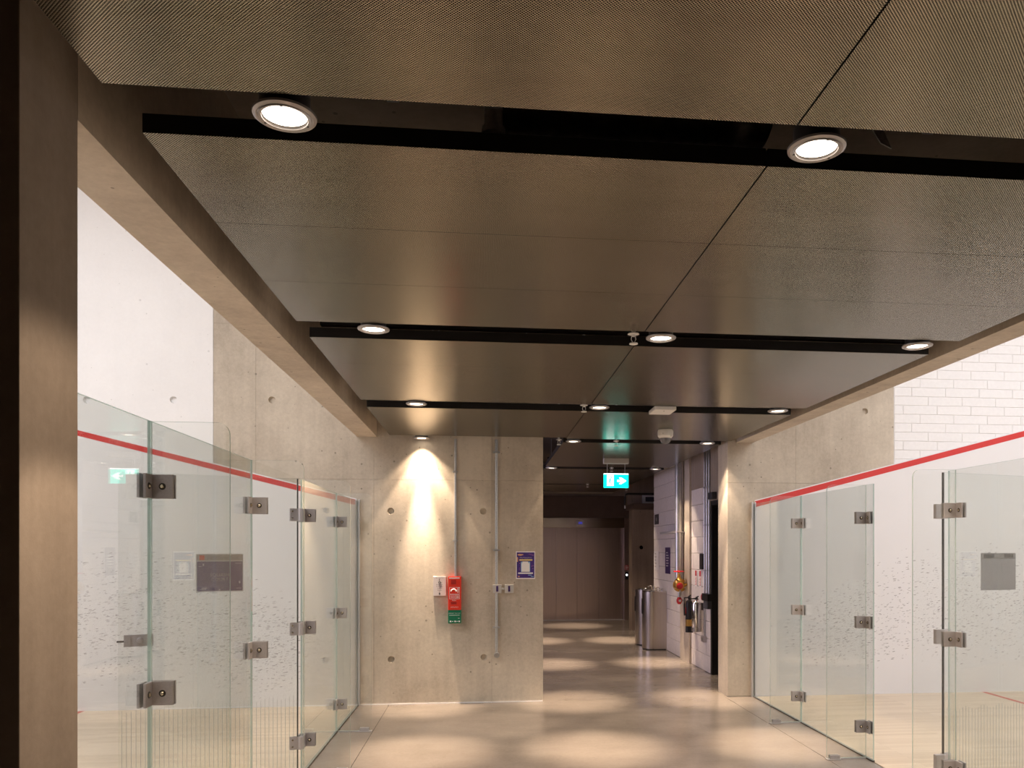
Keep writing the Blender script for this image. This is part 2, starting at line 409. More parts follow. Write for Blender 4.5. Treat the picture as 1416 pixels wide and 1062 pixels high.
# ------------------------------------------------------------------ floor
mb = MB(); mb.box(-0.983, 2.648, -3.0, 8.545, -0.15, 0.0); mb.box(-1.5, 7.0, 8.546, 18.3, -0.15, 0.0)
floor = struct(mb.build('floor', 'concrete_floor'))
for x0, x1 in ((XL+0.006, -0.987), (2.652, XR-0.006)):
    b = MB(); b.box(x0, x1, -3.0, 8.545, -0.15, 0.0); b.build('floor_slab', 'concrete_floor', floor)
b = MB(); b.box(-1.5, 7.0, -3.0, 18.3, -0.25, -0.151); b.build('floor_bed', 'concrete_void', floor)
fl = struct(MB().box(-11.2, XL-0.006, 2.08, YW, -0.15, 0.0).build('floor_left_court', 'maple_floor'))
fr = struct(MB().box(XR+0.006, 12.8, 2.08, YWR, -0.15, 0.0).build('floor_right_court', 'maple_floor'))
for par, xs, sgn, yw in ((fl, XL, -1, YW), (fr, XR, 1, YWR)):
    xa, xb = xs+sgn*2.69, xs+sgn*4.26
    m = MB(); m.box(min(xa, xa+sgn*.05), max(xa, xa+sgn*.05), yw-1.6, yw-0.02, 0, 0.0012)
    m.box(min(xa, xb), max(xa, xb), yw-1.65, yw-1.6, 0, 0.0012); m.box(min(xb, xb+sgn*.05), max(xb, xb+sgn*.05), 2.1, yw-0.02, 0, 0.0012)
    m.build('court_marking', 'floor_red', par)

# ------------------------------------------------------------------ end wall on the left, with the court's side wall behind the glass
wb = struct(MB().box(-11.2, 0.63, YW+0.050, YW+0.40, 0.0, 6.0).build('wall_back', 'concrete_dark'))
G = 0.0010
def sl(x): return 2.12+0.2485*(-1.304-x)            # the sloping red line, left court (its centre)
cols = [(-2.756, -2.335, 'm'), (-2.335, -1.143, 'm'), (-1.143, 0.087, 'm'), (0.087, 0.635, 'm')]
ties = [(-0.970, 2.030), (-0.003, 2.034), (-0.964, 0.472), (0.003, 0.480), (-2.175, 3.174)]
for i, (x0, x1, _) in enumerate(cols):
    for z0, z1 in ((0.004, 2.362), (2.362, 3.95), (3.95, 6.0)):
        hs = [h for h in ties if x0+0.04 < h[0] < x1-0.04 and z0 < h[1] < z1]
        if z0 < 1 and i == 2: hs = [h for h in ties[:4] if x0+0.04 < h[0] < x1-0.04]
        wall_face(x0+G, x1-G, z0+G, z1-G, YW, 0.0495, hs, 'concrete', 'concrete_panel', wb, hd=0.03)
wall_face(-11.2, -2.756-G, 2.3, 6.0, YW-0.004, 0.0535, [(-3.145, 3.154), (-3.98, 3.137), (-4.82, 3.13)], 'white_concrete', 'painted_panel', wb, hd=0.03)
MB().prism([(XL-0.02, YW, 0.0), (XL-0.02, YW, sl(XL)+0.04), (-11.2, YW, sl(-11.2)+0.04), (-11.2, YW, 0.0)], (0, -0.014, 0)).build('plaster_panel', 'court_plaster', wb)
MB().prism([(XL-0.02, YW-0.014, sl(XL)-0.029), (XL-0.02, YW-0.014, sl(XL)+0.027), (-11.2, YW-0.014, sl(-11.2)+0.027), (-11.2, YW-0.014, sl(-11.2)-0.029)], (0, -0.002, 0)).build('red_line', 'court_red', wb)
# thin white floor trim below the wall
struct(MB().box(-1.28, 0.63, YW-0.006, YW+0.001, 0.0, 0.010).build('baseboard_back', 'paper_white'))

# end wall on the right
wr = struct(MB().box(2.685, 12.8, YWR+0.050, 8.90, 0.0, 6.0).build('wall_back_right', 'concrete_dark'))
def sr(x): return 2.128+0.2595*(x-2.966)
for x0, x1 in ((2.680, 3.46), (3.46, 4.612)):
    for z0, z1 in ((0.004, 2.366), (2.366, 3.95), (3.95, 6.0)):
        hs = [(4.27, 3.184)] if x1 > 4 and 2.3 < z0 < 3 else []
        wall_face(x0+(G if x0 > 3 else 0), x1-G, z0+G, z1-G, YWR, 0.0495, hs, 'concrete', 'concrete_panel', wr, hd=0.03)
MB().box(2.680, 2.6845, YWR+0.0496, 8.90, 0.0, 3.4).build('pier_side', 'concrete', wr)
MB().prism([(XR+0.02, YWR, 0.0), (12.8, YWR, 0.0), (12.8, YWR, sr(12.8)+0.045), (XR+0.02, YWR, sr(XR)+0.045)], (0, -0.014, 0)).build('plaster_panel', 'court_plaster', wr)
MB().prism([(XR+0.02, YWR-0.014, sr(XR)-0.033), (12.8, YWR-0.014, sr(12.8)-0.033), (12.8, YWR-0.014, sr(12.8)+0.033), (XR+0.02, YWR-0.014, sr(XR)+0.033)], (0, -0.002, 0)).build('red_line', 'court_red', wr)
# painted blocks above the line: every one its own piece
def brick_mesh(w, h, d, mat, bev, name='brick'):
    m = MB(); m.box(0, w, 0, d, 0, h); bm = m.bm
    es = [e for e in bm.edges if all(abs(v.co.y) < 1e-6 for v in e.verts)]
    bmesh.ops.bevel(bm, geom=es, offset=bev, segments=1, affect='EDGES')
    me = bpy.data.meshes.new(name); bmesh.ops.recalc_face_normals(bm, faces=bm.faces); bm.to_mesh(me); bm.free(); me.materials.append(MATS[mat])
    return me
MB().box(4.612, 12.8, YWR+0.005, YWR+0.0495, 2.3, 6.0).build('mortar_bed', 'mortar_white', wr)
full = brick_mesh(0.405, 0.0975, 0.011, 'white_brick', 0.004)
row = 0
z = 2.45
rows_top = 4.75
while z < rows_top:
    x = 4.616 - (0.0, 0.2, 0.1, 0.3)[row % 4]
    while x < 7.9:
        x0, x1 = max(x, 4.616), x+0.405
        if x1-x0 > 0.05 and z+0.0975 > sr(x0)+0.04:
            me = full if x0 == x else brick_mesh(x1-x0, 0.0975, 0.011, 'white_brick', 0.004)
            o = bpy.data.objects.new('brick', me); COL.objects.link(o); o.parent = wr
            o.location = (x0, YWR-0.001+random.uniform(-0.001, 0.001), z)
        x += 0.4085
    z += 0.1015; row += 1
MB().box(7.92, 12.8, YWR-0.001, YWR+0.0119, 2.45, 6.0).build('painted_panel', 'white_brick', wr)
MB().box(4.612, 7.92, YWR-0.001, YWR+0.0119, z, 6.0).build('painted_panel', 'white_brick', wr)

# the rest of the two courts
def sbox(name, mat, *a): return struct(MB().box(*a).build(name, mat))
sbox('wall_left_court_front', 'white_paint', -11.4, -11.2, 2.0, 8.6, 0, 6.0)
sbox('wall_right_court_front', 'white_paint', 12.8, 13.0, 2.0, 8.6, 0, 6.0)
sbox('wall_left_court_near', 'white_paint', -11.2, -1.318, 2.09, 2.11, 0, 6.0)
sbox('wall_right_court_near', 'white_paint', 2.965, 12.8, 2.09, 2.11, 0, 6.0)
sbox('ceiling_left_court', 'white_paint', -11.4, -1.317, 2.0, 8.9, 6.0, 6.1)
sbox('ceiling_right_court', 'white_paint', 2.961, 13.0, 2.0, 8.9, 6.0, 6.1)
# walls above the beams, closing the courts from the corridor's roof void
sbox('beam_left', 'concrete', -1.317, -1.111, 2.327, YW-0.001, ZB, 6.0)
sbox('beam_right', 'concrete', 2.775, 2.961, 2.327, YWR-0.001, ZB, 6.0)
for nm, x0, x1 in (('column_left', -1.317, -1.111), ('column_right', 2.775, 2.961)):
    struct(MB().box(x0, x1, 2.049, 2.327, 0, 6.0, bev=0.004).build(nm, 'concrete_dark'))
sbox('wall_left_near', 'concrete_brown', -6.0, -1.318, 2.049, 2.089, 0, 3.6)
sbox('wall_right_near', 'concrete_brown', 2.962, 6.0, 2.049, 2.089, 0, 3.6)
sbox('wall_left', 'concrete_brown', -2.6, -2.4, -3.0, 2.04, 0, 3.6)
sbox('wall_front', 'concrete_brown', -2.6, 5.0, -3.2, -3.0, 0, 3.6)
sbox('wall_right_entrance', 'concrete_brown', 4.6, 4.8, -3.0, 2.04, 0, 3.6)

# ------------------------------------------------------------------ ceiling slab and hung perforated panels
ceil = struct(MB().box(-1.11, 2.774, -3.2, 8.9, 3.6, 3.8).build('ceiling', 'concrete_void'))
MB().box(-2.6, 4.8, -3.2, 2.04, 3.601, 3.8).build('ceiling_slab', 'concrete_void', ceil)
MB().box(-2.0, 7.0, 8.9, 18.4, 3.6, 3.8).build('ceiling_slab', 'concrete_void', ceil)
def tray(x0, x1, y0, y1):
    m = MB(); t = 0.055; w = 0.002
    m.box(x0, x1, y0, y1, ZC, ZC+w)
    m.mi = 1
    m.box(x0, x1, y0, y0+w, ZC+w, ZC+t); m.box(x0, x1, y1-w, y1, ZC+w, ZC+t)
    m.box(x0, x0+w, y0+w, y1-w, ZC+w, ZC+t); m.box(x1-w, x1, y0+w, y1-w, ZC+w, ZC+t)
    o = m.build('ceiling_panel', ['perforated_metal', 'black_metal'], ceil)
    return o
def raft(y0, y1, nsplit, xs):
    for x0, x1 in xs:
        d = (y1-y0)/nsplit
        for k in range(nsplit): tray(x0, x1, y0+d*k+(0.0012 if k else 0), y0+d*(k+1)-(0.0012 if k < nsplit-1 else 0))
BOTH = ((-0.953, XJ-0.003), (XJ+0.003, 2.656))
raft(0.264, 2.114, 3, BOTH); raft(-1.9, -0.03, 3, BOTH)
raft(2.353, 4.203, 3, BOTH); raft(4.513, 6.350, 3, BOTH)
raft(6.668, 8.27, 3, BOTH[:1]); raft(6.668, 8.34, 3, BOTH[1:])
FAR = ((XJ+0.003, 2.630),)
raft(8.63, 11.15, 4, FAR); raft(11.45, 14.06, 4, FAR); raft(14.22, 15.95, 3, FAR)
for y in (4.47, 6.62):                        # slotted rails and hangers over the gaps
    MB().box(-0.9, 2.6, y+0.06, y+0.10, 2.87, 2.91).build('support_rail', 'black_metal', ceil)
    for x in (-0.42, -0.37, 0.36, 1.62, 2.3):
        MB().cyl((x, y+0.08, 2.90), (x, y+0.08, 3.62), 0.005, 8).build('hanger_rod', 'galvanised', ceil)
for y in (8.475, 11.26, 14.14):
    MB().box(0.9, 2.6, y-0.02, y+0.02, 2.9055, 2.94).build('support_rail', 'black_metal', ceil)
    for x in (1.2, 2.1): MB().cyl((x, y, 2.93), (x, y, 3.62), 0.005, 8).build('hanger_rod', 'galvanised', ceil)
for x in (-0.28, 0.02, 1.37):
    MB().box(x, x+0.035, 2.36, 2.365, 2.93, 3.12).build('hanger_bracket', 'galvanised', ceil)
MB().prism([(1.20, 2.30, 2.86), (1.235, 2.30, 2.845), (1.15, 2.30, 3.02), (1.11, 2.30, 3.0)], (0, 0.004, 0)).build('hanger_bracket', 'galvanised', ceil)
m = MB()
path = [(0.05+0.02*k, 2.62, 3.13) for k in range(0, 46)]
m.tube(path, [0.125+(0.006 if k % 2 else 0) for k in range(46)], 20)
tag(m.build('ventilation_duct', 'duct_foil', smooth=True), 'silver foil flexible duct in the dark void above the first ceiling gap', 'duct')
m = MB(); m.tube([(0.03, 2.42, 3.30), (0.03, 2.42, 2.90)], 0.028, 12); m.tube([(0.03, 2.42, 2.90), (0.03, 2.42, 2.88)], 0.036, 12)
tag(m.build('drop_pipe', 'galvanised', smooth=True), 'short bright pipe hanging in the void beside the foil duct', 'pipe')

# ------------------------------------------------------------------ far corridor
wR = struct(MB().box(XW+0.012, XW+0.35, 10.121, 13.627, 0, 3.6).build('wall_right', 'mortar_grey'))
def block_run(y0, y1, z1, far_first):
    zz = 0.003; r = 0
    while zz < z1-0.02:
        h = min(0.2190, z1-zz); y = y0-(0.22 if r % 2 else 0.0)
        while y < y1-0.01:
            a, b_ = max(y, y0)+0.0028, min(y+0.44, y1)-0.0028
            if b_-a > 0.02:
                key = (round(b_-a, 3), round(h, 3))
                if key not in BL: BL[key] = brick_mesh(key[0], key[1], 0.0119, 'white_block', 0.004, 'block')
                o = bpy.data.objects.new('block', BL[key]); COL.objects.link(o); o.parent = wR
                o.rotation_euler = (0, 0, -PI/2); o.location = (XW+random.uniform(-0.0015, 0.0), b_, zz)
            y += 0.44
        zz += 0.2250; r += 1
BL = {}
block_run(11.64, 13.627, 3.38, True)
block_run(10.121, 11.10, 2.47, False)
MB().box(XW-0.03, XW+0.0119, 11.10, 11.64, 0, 3.6).build('concrete_column', 'concrete', wR)
MB().box(XW-0.004, XW+0.0119, 10.121, 11.10, 2.472, 3.6).build('concrete_lintel', 'concrete_dark', wR)
MB().box(XW-0.004, XW+0.35, 8.90, 10.120, 2.26, 3.6).build('concrete_lintel', 'concrete_dark', wR)
# black doorway between the pier and the blocks
d1 = struct(MB().box(XW+0.10, XW+0.15, 8.96, 10.06, 0.0, 2.20).build('door_1', 'door_black'))
m = MB(); m.box(XW-0.006, XW+0.2, 10.06, 10.12, 0, 2.26); m.box(XW-0.006, XW+0.2, 8.90, 8.96, 0, 2.26); m.box(XW-0.006, XW+0.2, 8.96, 10.06, 2.20, 2.26)
m.build('door_frame', 'door_black', d1)
MB().tube([(XW+0.10, 9.12, 1.0), (XW+0.05, 9.12, 1.0), (XW+0.05, 9.24, 1.0)], 0.011, 10).build('door_handle', 'galvanised', d1)
tag(MB().box(XW-0.07, XW-0.0065, 9.84, 10.02, 2.27, 2.36, bev=0.006).build('junction_box', 'lamp_housing'), 'brown metal junction box above the black doorway', 'junction box')
sbox('wall_right_end', 'concrete_brown', 7.0, 7.2, 8.9, 18.4, 0, 3.6)
sbox('wall_left_lobby', 'concrete_brown', -1.7, -1.5, 8.92, 18.4, 0, 3.6)

# added lilac fill light, framed like a window on the lobby's hidden side
emit('lobby_fill_glow', (0.84, 0.74, 1.0), 3.0)
lobby_fill = struct(MB().box(-1.499, -1.47, 9.3, 12.0, 0.86, 0.90).build('lobby_fill_panel', 'aluminium'))
MB().box(-1.499, -1.47, 9.3, 12.0, 2.60, 2.64).build('fill_frame_head', 'aluminium', lobby_fill)
for k in range(3): MB().box(-1.499, -1.47, 9.3+1.33*k, 9.34+1.33*k, 0.90, 2.60).build('fill_frame_bar', 'aluminium', lobby_fill)
for k in range(2): MB().box(-1.497, -1.488, 9.345+1.33*k, 10.625+1.33*k, 0.90, 2.60).build('pane', 'lobby_fill_glow', lobby_fill)  # glowing sheets added to brighten the block wall and the lift

# concrete pier and bulkheads at the end of the corridor
pier = struct(MB().box(2.967, 6.9, 15.772, 16.1, 0.0, 2.428).build('wall_pier', 'concrete_brown'))
wall_face(2.967, 6.9, 0.0, 2.428, 15.761, 0.011, [(3.157, 1.672), (4.2, 1.672)], 'concrete_brown', 'concrete_panel', pier, hr=0.04, hd=0.011+0.02)
sbox('beam_bulkhead', 'dark_panel', 2.90, 6.9, 15.25, 16.1, 2.43, 2.53)
sbox('wall_far_upper', 'concrete_brown', 2.90, 6.9, 15.9, 16.1, 2.531, 3.6)
sbox('beam_far', 'concrete_dark', -1.5, 2.899, 17.6, 18.0, 2.90, 3.3)
wf = struct(MB().box(-1.5, 7.0, 18.30, 18.45, 0, 3.6).build('wall_far', 'concrete_brown'))
for x0, x1 in ((-1.0, 0.98), (0.985, 2.36), (2.365, 3.40)):
    MB().box(x0, x1, 18.06, 18.299, 2.36, 2.86).build('cladding_panel', 'dark_panel', wf)
MB().box(-1.5, 7.0, 18.10, 18.299, 2.861, 3.6).build('concrete_band', 'concrete_dark', wf)
MB().box(3.37, 7.0, 18.0, 18.299, 0, 2.36).build('cladding_panel', 'concrete_brown', wf)
MB().box(-1.5, 1.02, 18.0, 18.299, 0, 2.36).build('cladding_panel', 'concrete_brown', wf)

lift = thing('lift_entrance', 'wide stainless steel lift doors at the far end of the corridor', 'lift', (2.2, 18.25, 0))
for x0, x1 in ((1.165, 1.658), (1.664, 2.144), (2.150, 2.650), (2.656, 3.218)):
    MB().box(x0, x1, 18.247, 18.285, 0.012, 2.13, bev=0.003).build('door_panel', 'lift_steel', lift)
m = MB(); m.box(1.03, 3.225, 18.10, 18.16, 2.132, 2.355, bev=0.003); hd = m.build('door_header', 'header_steel', lift)
m = MB(); m.box(2.115, 2.292, 18.075, 18.099, 2.188, 2.292, bev=0.006); dp = m.build('floor_indicator', 'clamp_bright', hd)
MB().box(2.16, 2.247, 18.072, 18.0745, 2.215, 2.265).build('indicator_screen', 'screen_blue', hd)
MB().box(3.226, 3.365, 18.12, 18.285, 0.0, 2.355, bev=0.003).build('jamb', 'lift_steel', lift)
MB().box(1.03, 1.160, 18.12, 18.285, 0.0, 2.355, bev=0.003).build('jamb', 'lift_steel', lift)
MB().box(1.03, 3.365, 18.16, 18.285, 0.0, 0.011).build('sill', 'aluminium', lift)
pnl = thing('lift_call_panel', 'small black lift call panel with lit white button on the steel jamb', 'control panel', (3.28, 18.11, 1.1))
m = MB(); m.box(3.245, 3.325, 18.105, 18.119, 0.94, 1.12, bev=0.004); m.build('faceplate', 'black_plastic', pnl)
MB().lathe([(0.022, 0), (0.022, -0.006), (0.0, -0.006)], (3.285, 18.1048, 1.045), 16, 'Y').build('button', 'button_light', pnl)
rs = thing('lift_warning_sign', 'small red and white notice above the lift call button', 'sign', (3.285, 18.11, 1.2))
MB().box(3.24, 3.33, 18.112, 18.119, 1.155, 1.27).build('plate', 'alarm_dark_red', rs)
m = MB()
for k in range(4): m.box(3.25, 3.32-0.01*(k % 2), 18.1105, 18.1118, 1.172+0.024*k, 1.181+0.024*k)
m.build('printed_lines', 'paper_white', rs)

# dropped sprinkler pipe and window trim in the side passage
sp = thing('sprinkler_drop_pipe', 'dark sprinkler pipe with elbow dropping down beyond the exit sign', 'pipe', (2.69, 15.0, 2.4))
m = MB(); m.tube([(3.9, 15.0, 3.599), (3.9, 15.0, 2.72), (3.87, 15.0, 2.694), (2.74, 15.0, 2.694), (2.70, 15.0, 2.68), (2.687, 15.0, 2.64), (2.686, 15.0, 2.47)], 0.022, 10); m.build('pipe', 'black_metal', sp, smooth=True)
MB().lathe([(0.008, 0), (0.016, 0.01), (0.012, 0.05), (0.012, 0.06)], (2.686, 15.0, 2.41), 12).build('sprinkler_tip', 'white_plastic', sp, smooth=True)
m = MB(); m.box(3.20, 3.26, 15.85, 15.898, 2.55, 2.75); m.box(3.26, 4.2, 15.85, 15.898, 2.55, 2.60); m.box(3.26, 4.2, 15.85, 15.898, 2.70, 2.75)
struct(m.build('window_1', 'white_plastic'))
b = MB(); b.box(3.261, 4.2, 15.88, 15.897, 2.601, 2.699); b.build('pane', 'lens_clear', bpy.data.objects['window_1'])

# ------------------------------------------------------------------ recessed lamps with their own light
def make_lamp(x, y, zz, label, group='ceiling downlights'):
    t = thing('recessed_downlight', label, 'ceiling light', (x, y, zz), 0, group)
    MB().lathe([(0.058, 0.006), (0.060, -0.004), (0.068, -0.006), (0.070, -0.003), (0.074, -0.004), (0.082, 0.0), (0.083, 0.006), (0.058, 0.006)], n=40).build('bezel', 'silver_bezel', t, world=False, smooth=True)
    MB().lathe([(0.0, 0.002), (0.045, 0.002), (0.058, 0.005), (0.058, 0.008)], n=32).build('lens', 'lamp_lens', t, world=False, smooth=True)
    MB().lathe([(0.066, 0.007), (0.066, 0.06), (0.05, 0.07), (0.05, 0.12), (0.0, 0.12)], n=24).build('housing', 'lamp_housing', t, world=False, smooth=True)
    for a in (0.6, 2.7, 4.8):
        MB().lathe([(0.0, -0.0062), (0.004, -0.0055), (0.004, -0.002)], (0.064*math.cos(a), 0.064*math.sin(a), 0), 8).build('screw', 'bolt_dark', t, world=False)
    return t
def add_spot(x, y, zz, parent=None, w=None):
    l = SPOT
    o = bpy.data.objects.new('downlight_beam', l if w is None else w); COL.objects.link(o)
    o.location = (x, y, zz-0.012)
    if parent: o.parent = parent; o.location = (0, 0, -0.012)
SPOT = bpy.data.lights.new('downlight_beam', 'SPOT'); SPOT.energy = SPOT_W*0.75; SPOT.color = SPOT_COL
SPOT.spot_size = math.radians(66); SPOT.spot_blend = 0.12; SPOT.shadow_soft_size = 0.03
HALO = bpy.data.lights.new('downlight_spill', 'SPOT'); HALO.energy = SPOT_W*0.28; HALO.color = SPOT_COL
HALO.spot_size = math.radians(98); HALO.spot_blend = 0.3; HALO.shadow_soft_size = 0.04
HOT = bpy.data.lights.new('downlight_core', 'SPOT'); HOT.energy = SPOT_W*6.6; HOT.color = SPOT_COL
HOT.spot_size = math.radians(31); HOT.spot_blend = 1.0; HOT.shadow_soft_size = 0.03
LAMPS = [(-0.530, 2.205, 'round lit downlight left in the first dark ceiling gap'),
         (0.960, 2.215, 'round lit downlight in the first dark gap by the middle panel joint'),
         (-0.577, 4.285, 'lit downlight by the left concrete beam in the second ceiling gap'),
         (0.969, 4.293, 'lit downlight next to a white sprinkler in the second ceiling gap'),
         (2.462, 4.300, 'lit downlight by the right concrete beam in the second ceiling gap'),
         (-0.532, 6.440, 'lit downlight by the left beam in the third ceiling gap'),
         (0.941, 6.440, 'lit downlight by the middle joint in the third ceiling gap'),
         (2.452, 6.440, 'lit downlight by the right beam in the third ceiling gap'),
         (-0.640, 8.400, 'downlight close to the concrete end wall casting a bright scallop on it'),
         (0.957, 8.475, 'lit downlight at the corridor mouth just right of the end wall'),
         (2.429, 8.475, 'lit downlight at the corridor mouth beside the right concrete pier'),
         (0.959, 11.26, 'lit downlight far down the corridor on its left, beside the end wall edge'),
         (2.460, 11.26, 'lit downlight far down the corridor above the white block wall'),
         (2.420, 14.14, 'lit downlight in the narrow gap behind the green exit sign'),
         (0.960, 14.14, 'lit downlight in the narrow gap behind the end wall')]
lamp0 = None
for i, (x, y, lab) in enumerate(LAMPS):
    zz = 2.785
    if i == 0: t = lamp0 = make_lamp(x, y, zz, lab)
    else:
        t = copy_tree(lamp0); t.location = (x, y, zz); t['label'] = lab
for i, (x, y, lab) in enumerate(LAMPS):
    for L in (SPOT, HALO, HOT):
        o = bpy.data.objects.new(L.name, L); COL.objects.link(o); o.location = (x, y, 2.785-0.02)
for (x, y, zz) in ((2.45, 2.215, 2.785), (1.9, 16.9, 3.3)):
    for L in (SPOT, HALO, HOT):
        o = bpy.data.objects.new(L.name, L); COL.objects.link(o); o.location = (x, y, zz-0.02)
t = copy_tree(lamp0); t.location = (2.45, 2.215, 2.785); t['label'] = 'lit downlight in the first gap by the right beam, outside the picture'
t = copy_tree(lamp0); t.location = (1.9, 16.9, 3.3); t['label'] = 'lit downlight over the lift lobby hidden above the far panels'

# ------------------------------------------------------------------ small things in the ceiling gaps
def sprinkler(x, y, ztop, label):
    t = thing('fire_sprinkler', label, 'sprinkler', (x, y, ztop), 0, 'ceiling sprinklers')
    MB().lathe([(0.011, 0.808), (0.011, 0.015), (0.030, 0.012), (0.032, 0.008), (0.010, 0.004), (0.010, -0.004)], n=18).build('pipe', 'white_plastic', t, world=False, smooth=True)
    m = MB(); m.tube([(0.009, 0, 0), (0.013, 0, -0.02), (0.003, 0, -0.04)], 0.0025, 6); m.tube([(-0.009, 0, 0), (-0.013, 0, -0.02), (-0.003, 0, -0.04)], 0.0025, 6); m.build('frame', 'white_plastic', t, world=False)
    MB().lathe([(0.0, -0.038), (0.022, -0.040), (0.024, -0.046), (0.0, -0.046)], n=18).build('deflector', 'white_plastic', t, world=False, smooth=True)
    return t
sp0 = sprinkler(0.812, 4.27, 2.79, 'white sprinkler beside the lamp in the second ceiling gap')
for x, y, lab in ((0.812, 6.42, 'white sprinkler beside the middle lamp in the third ceiling gap'), (0.80, 8.46, 'white sprinkler at the corridor mouth by the end wall'),
                  (1.426, 8.49, 'tiny white sprinkler in the gap above the exit sign housing'), (1.852, 14.14, 'tiny white sprinkler in the far thin gap before the lift'),
                  (1.83, 11.3, 'tiny white sprinkler in the gap behind the exit sign'), (2.70, 14.93, 'tiny sprinkler below the exit sign beyond the last panel')):
    t = copy_tree(sp0); t.location = (x, y, 2.79); t['label'] = lab
sm = thing('air_sensor_box', 'flat white sensor box fixed across the third ceiling gap', 'sensor', (1.475, 6.45, 2.76))
MB().box(1.385, 1.565, 6.36, 6.60, 2.765, 2.795, bev=0.006).build('cover', 'white_plastic', sm)
MB().lathe([(0.0, -0.001), (0.005, -0.001), (0.005, 0.002)], (1.475, 6.42, 2.7645), 10).build('indicator', 'ink', sm)

cd = thing('dome_camera', 'white dome security camera hanging under the ceiling panels', 'camera', (1.765, 7.62, ZC))
MB().lathe([(0.068, 0.0), (0.072, -0.008), (0.077, -0.02), (0.075, -0.062), (0.060, -0.080), (0.058, -0.081), (0.0, -0.081)], (1.765, 7.62, ZC-0.0005), 36).build('body', 'white_plastic', cd, smooth=True)
MB().lathe([(0.055, -0.082), (0.054, -0.095), (0.048, -0.115), (0.036, -0.131), (0.018, -0.141), (0.0, -0.144)], (1.765, 7.62, ZC), 32).build('dome', 'lens_clear', cd, smooth=True)
MB().lathe([(0.059, -0.079), (0.061, -0.0835), (0.056, -0.086)], (1.765, 7.62, ZC), 32).build('dome_ring', 'grey_plastic', cd, smooth=True)
for xs_, zs_ in ((1.725, 0.045), (1.805, 0.07)): MB().cyl((xs_, 7.5555, ZC-zs_), (xs_, 7.548, ZC-zs_), 0.005, 8).build('screw', 'grey_plastic', cd)

# hanging exit sign
YS = 10.05
ex = thing('exit_sign', 'lit green emergency exit sign with running figure and right arrow, hung under the corridor ceiling', 'exit sign', (1.69, YS, 2.42))
MB().box(1.528, 1.852, YS, YS+0.09, 2.728, ZC-0.0005, bev=0.006).build('housing', 'grey_plastic', ex)
for x in (1.575, 1.805): MB().cyl((x, YS+0.035, 2.60), (x, YS+0.035, 2.73), 0.004, 8).build('hanger', 'aluminium', ex)
pl = MB().box(1.530, 1.850, YS+0.028, YS+0.042, 2.42, 2.602, bev=0.002).build('panel', 'sign_green', ex)
ys = YS+0.0278
MB().box(1.529, 1.851, YS+0.0422, YS+0.047, 2.419, 2.603).build('back_plate', 'grey_plastic', ex)
def poly(m, pts, d=0.0012): m.prism([(x, ys, z) for x, z in pts], (0, -d, 0))
def rig(x, z): return (1.530+x*0.32, 2.42+z*0.182)       # panel fractions
m = MB()
poly(m, [rig(.545, .56), rig(.545, .42), rig(.70, .42), rig(.615, .26), rig(.715, .26), rig(.915, .49), rig(.715, .72), rig(.615, .72), rig(.70, .56)])
m.build('arrow', 'sign_white', pl)
m = MB(); poly(m, [rig(.13, .13), rig(.40, .13), rig(.40, .90), rig(.13, .90)]); m.build('doorway', 'sign_white', pl)
m = MB(); poly(m, [rig(0, .94), rig(1, .94), rig(1, 1), rig(0, 1)]); m.build('top_edge', 'sign_white', pl)
ys -= 0.0012
m = MB()
hx, hz = rig(.295, .74); m.lathe([(0.0, 0), (0.011, 0), (0.011, -0.001), (0.0, -0.001)], (hx, ys, hz), 12, 'Y')
for pts in ([(.245, .66), (.305, .68), (.27, .44), (.215, .46)],              # trunk
            [(.295, .68), (.36, .58), (.385, .60), (.31, .71)], [(.24, .66), (.18, .60), (.17, .48), (.19, .48), (.205, .58), (.25, .62)],
            [(.25, .46), (.30, .34), (.345, .18), (.31, .17), (.265, .32), (.215, .46)], [(.22, .48), (.185, .34), (.135, .33), (.135, .28), (.205, .29), (.255, .44)]):
    poly(m, [rig(*p) for p in pts], 0.0008)
m.build('running_figure', 'sign_green', pl)

# ------------------------------------------------------------------ glass screens
GT = 0.012
def pane_yz(parent, x, y0, y1, z0, z1, name='glass_panel'):
    m = MB(); m.box(x-GT/2, x+GT/2, y0, y1, z0, z1)
    for f in m.bm.faces:
        if abs(f.calc_center_median().x-x) < 1e-4: f.material_index = 1
    return m.build(name, ['clear_glass', 'glass_edge'], parent)
def fin(parent, xa, xb, y, z1, r=0.05):
    """Glass fin standing square to the screen, from the screen at xa to its rounded outer edge at xb."""
    s = 1 if xb > xa else -1; pts = [(xa, y-GT/2, 0.012), (xb, y-GT/2, 0.012)]
    for k in range(9):
        a = PI/2*k/8; pts.append((xb-s*r+s*r*math.cos(a), y-GT/2, z1-r+r*math.sin(a)))
    pts.append((xa, y-GT/2, z1))
    m = MB(); m.prism(pts, (0, GT, 0)); m.bm.normal_update()
    for f in m.bm.faces:
        if len(f.verts) < 6: f.material_index = 1
    o = m.build('glass_fin', ['clear_glass', 'glass_edge'], parent)
    m = MB(); m.box(min(xa, xb)+0.012, max(xa, xb), y-0.008, y+0.008, 0, 0.0115); m.build('fin_seal', 'aluminium', parent)
    m = MB(); m.box(min(xb-s*0.11, xb+s*0.005), max(xb-s*0.11, xb+s*0.005), y-0.028, y+0.028, 0, 0.007, bev=0.002)
    m.box(min(xb-s*0.10, xb-s*0.02), max(xb-s*0.10, xb-s*0.02), y-0.018, y-0.0085, 0.007, 0.036, bev=0.002)
    m.box(min(xb-s*0.10, xb-s*0.02), max(xb-s*0.10, xb-s*0.02), y+0.0085, y+0.018, 0.007, 0.036, bev=0.002)
    m.build('fin_foot', 'clamp_steel', parent)
    return o
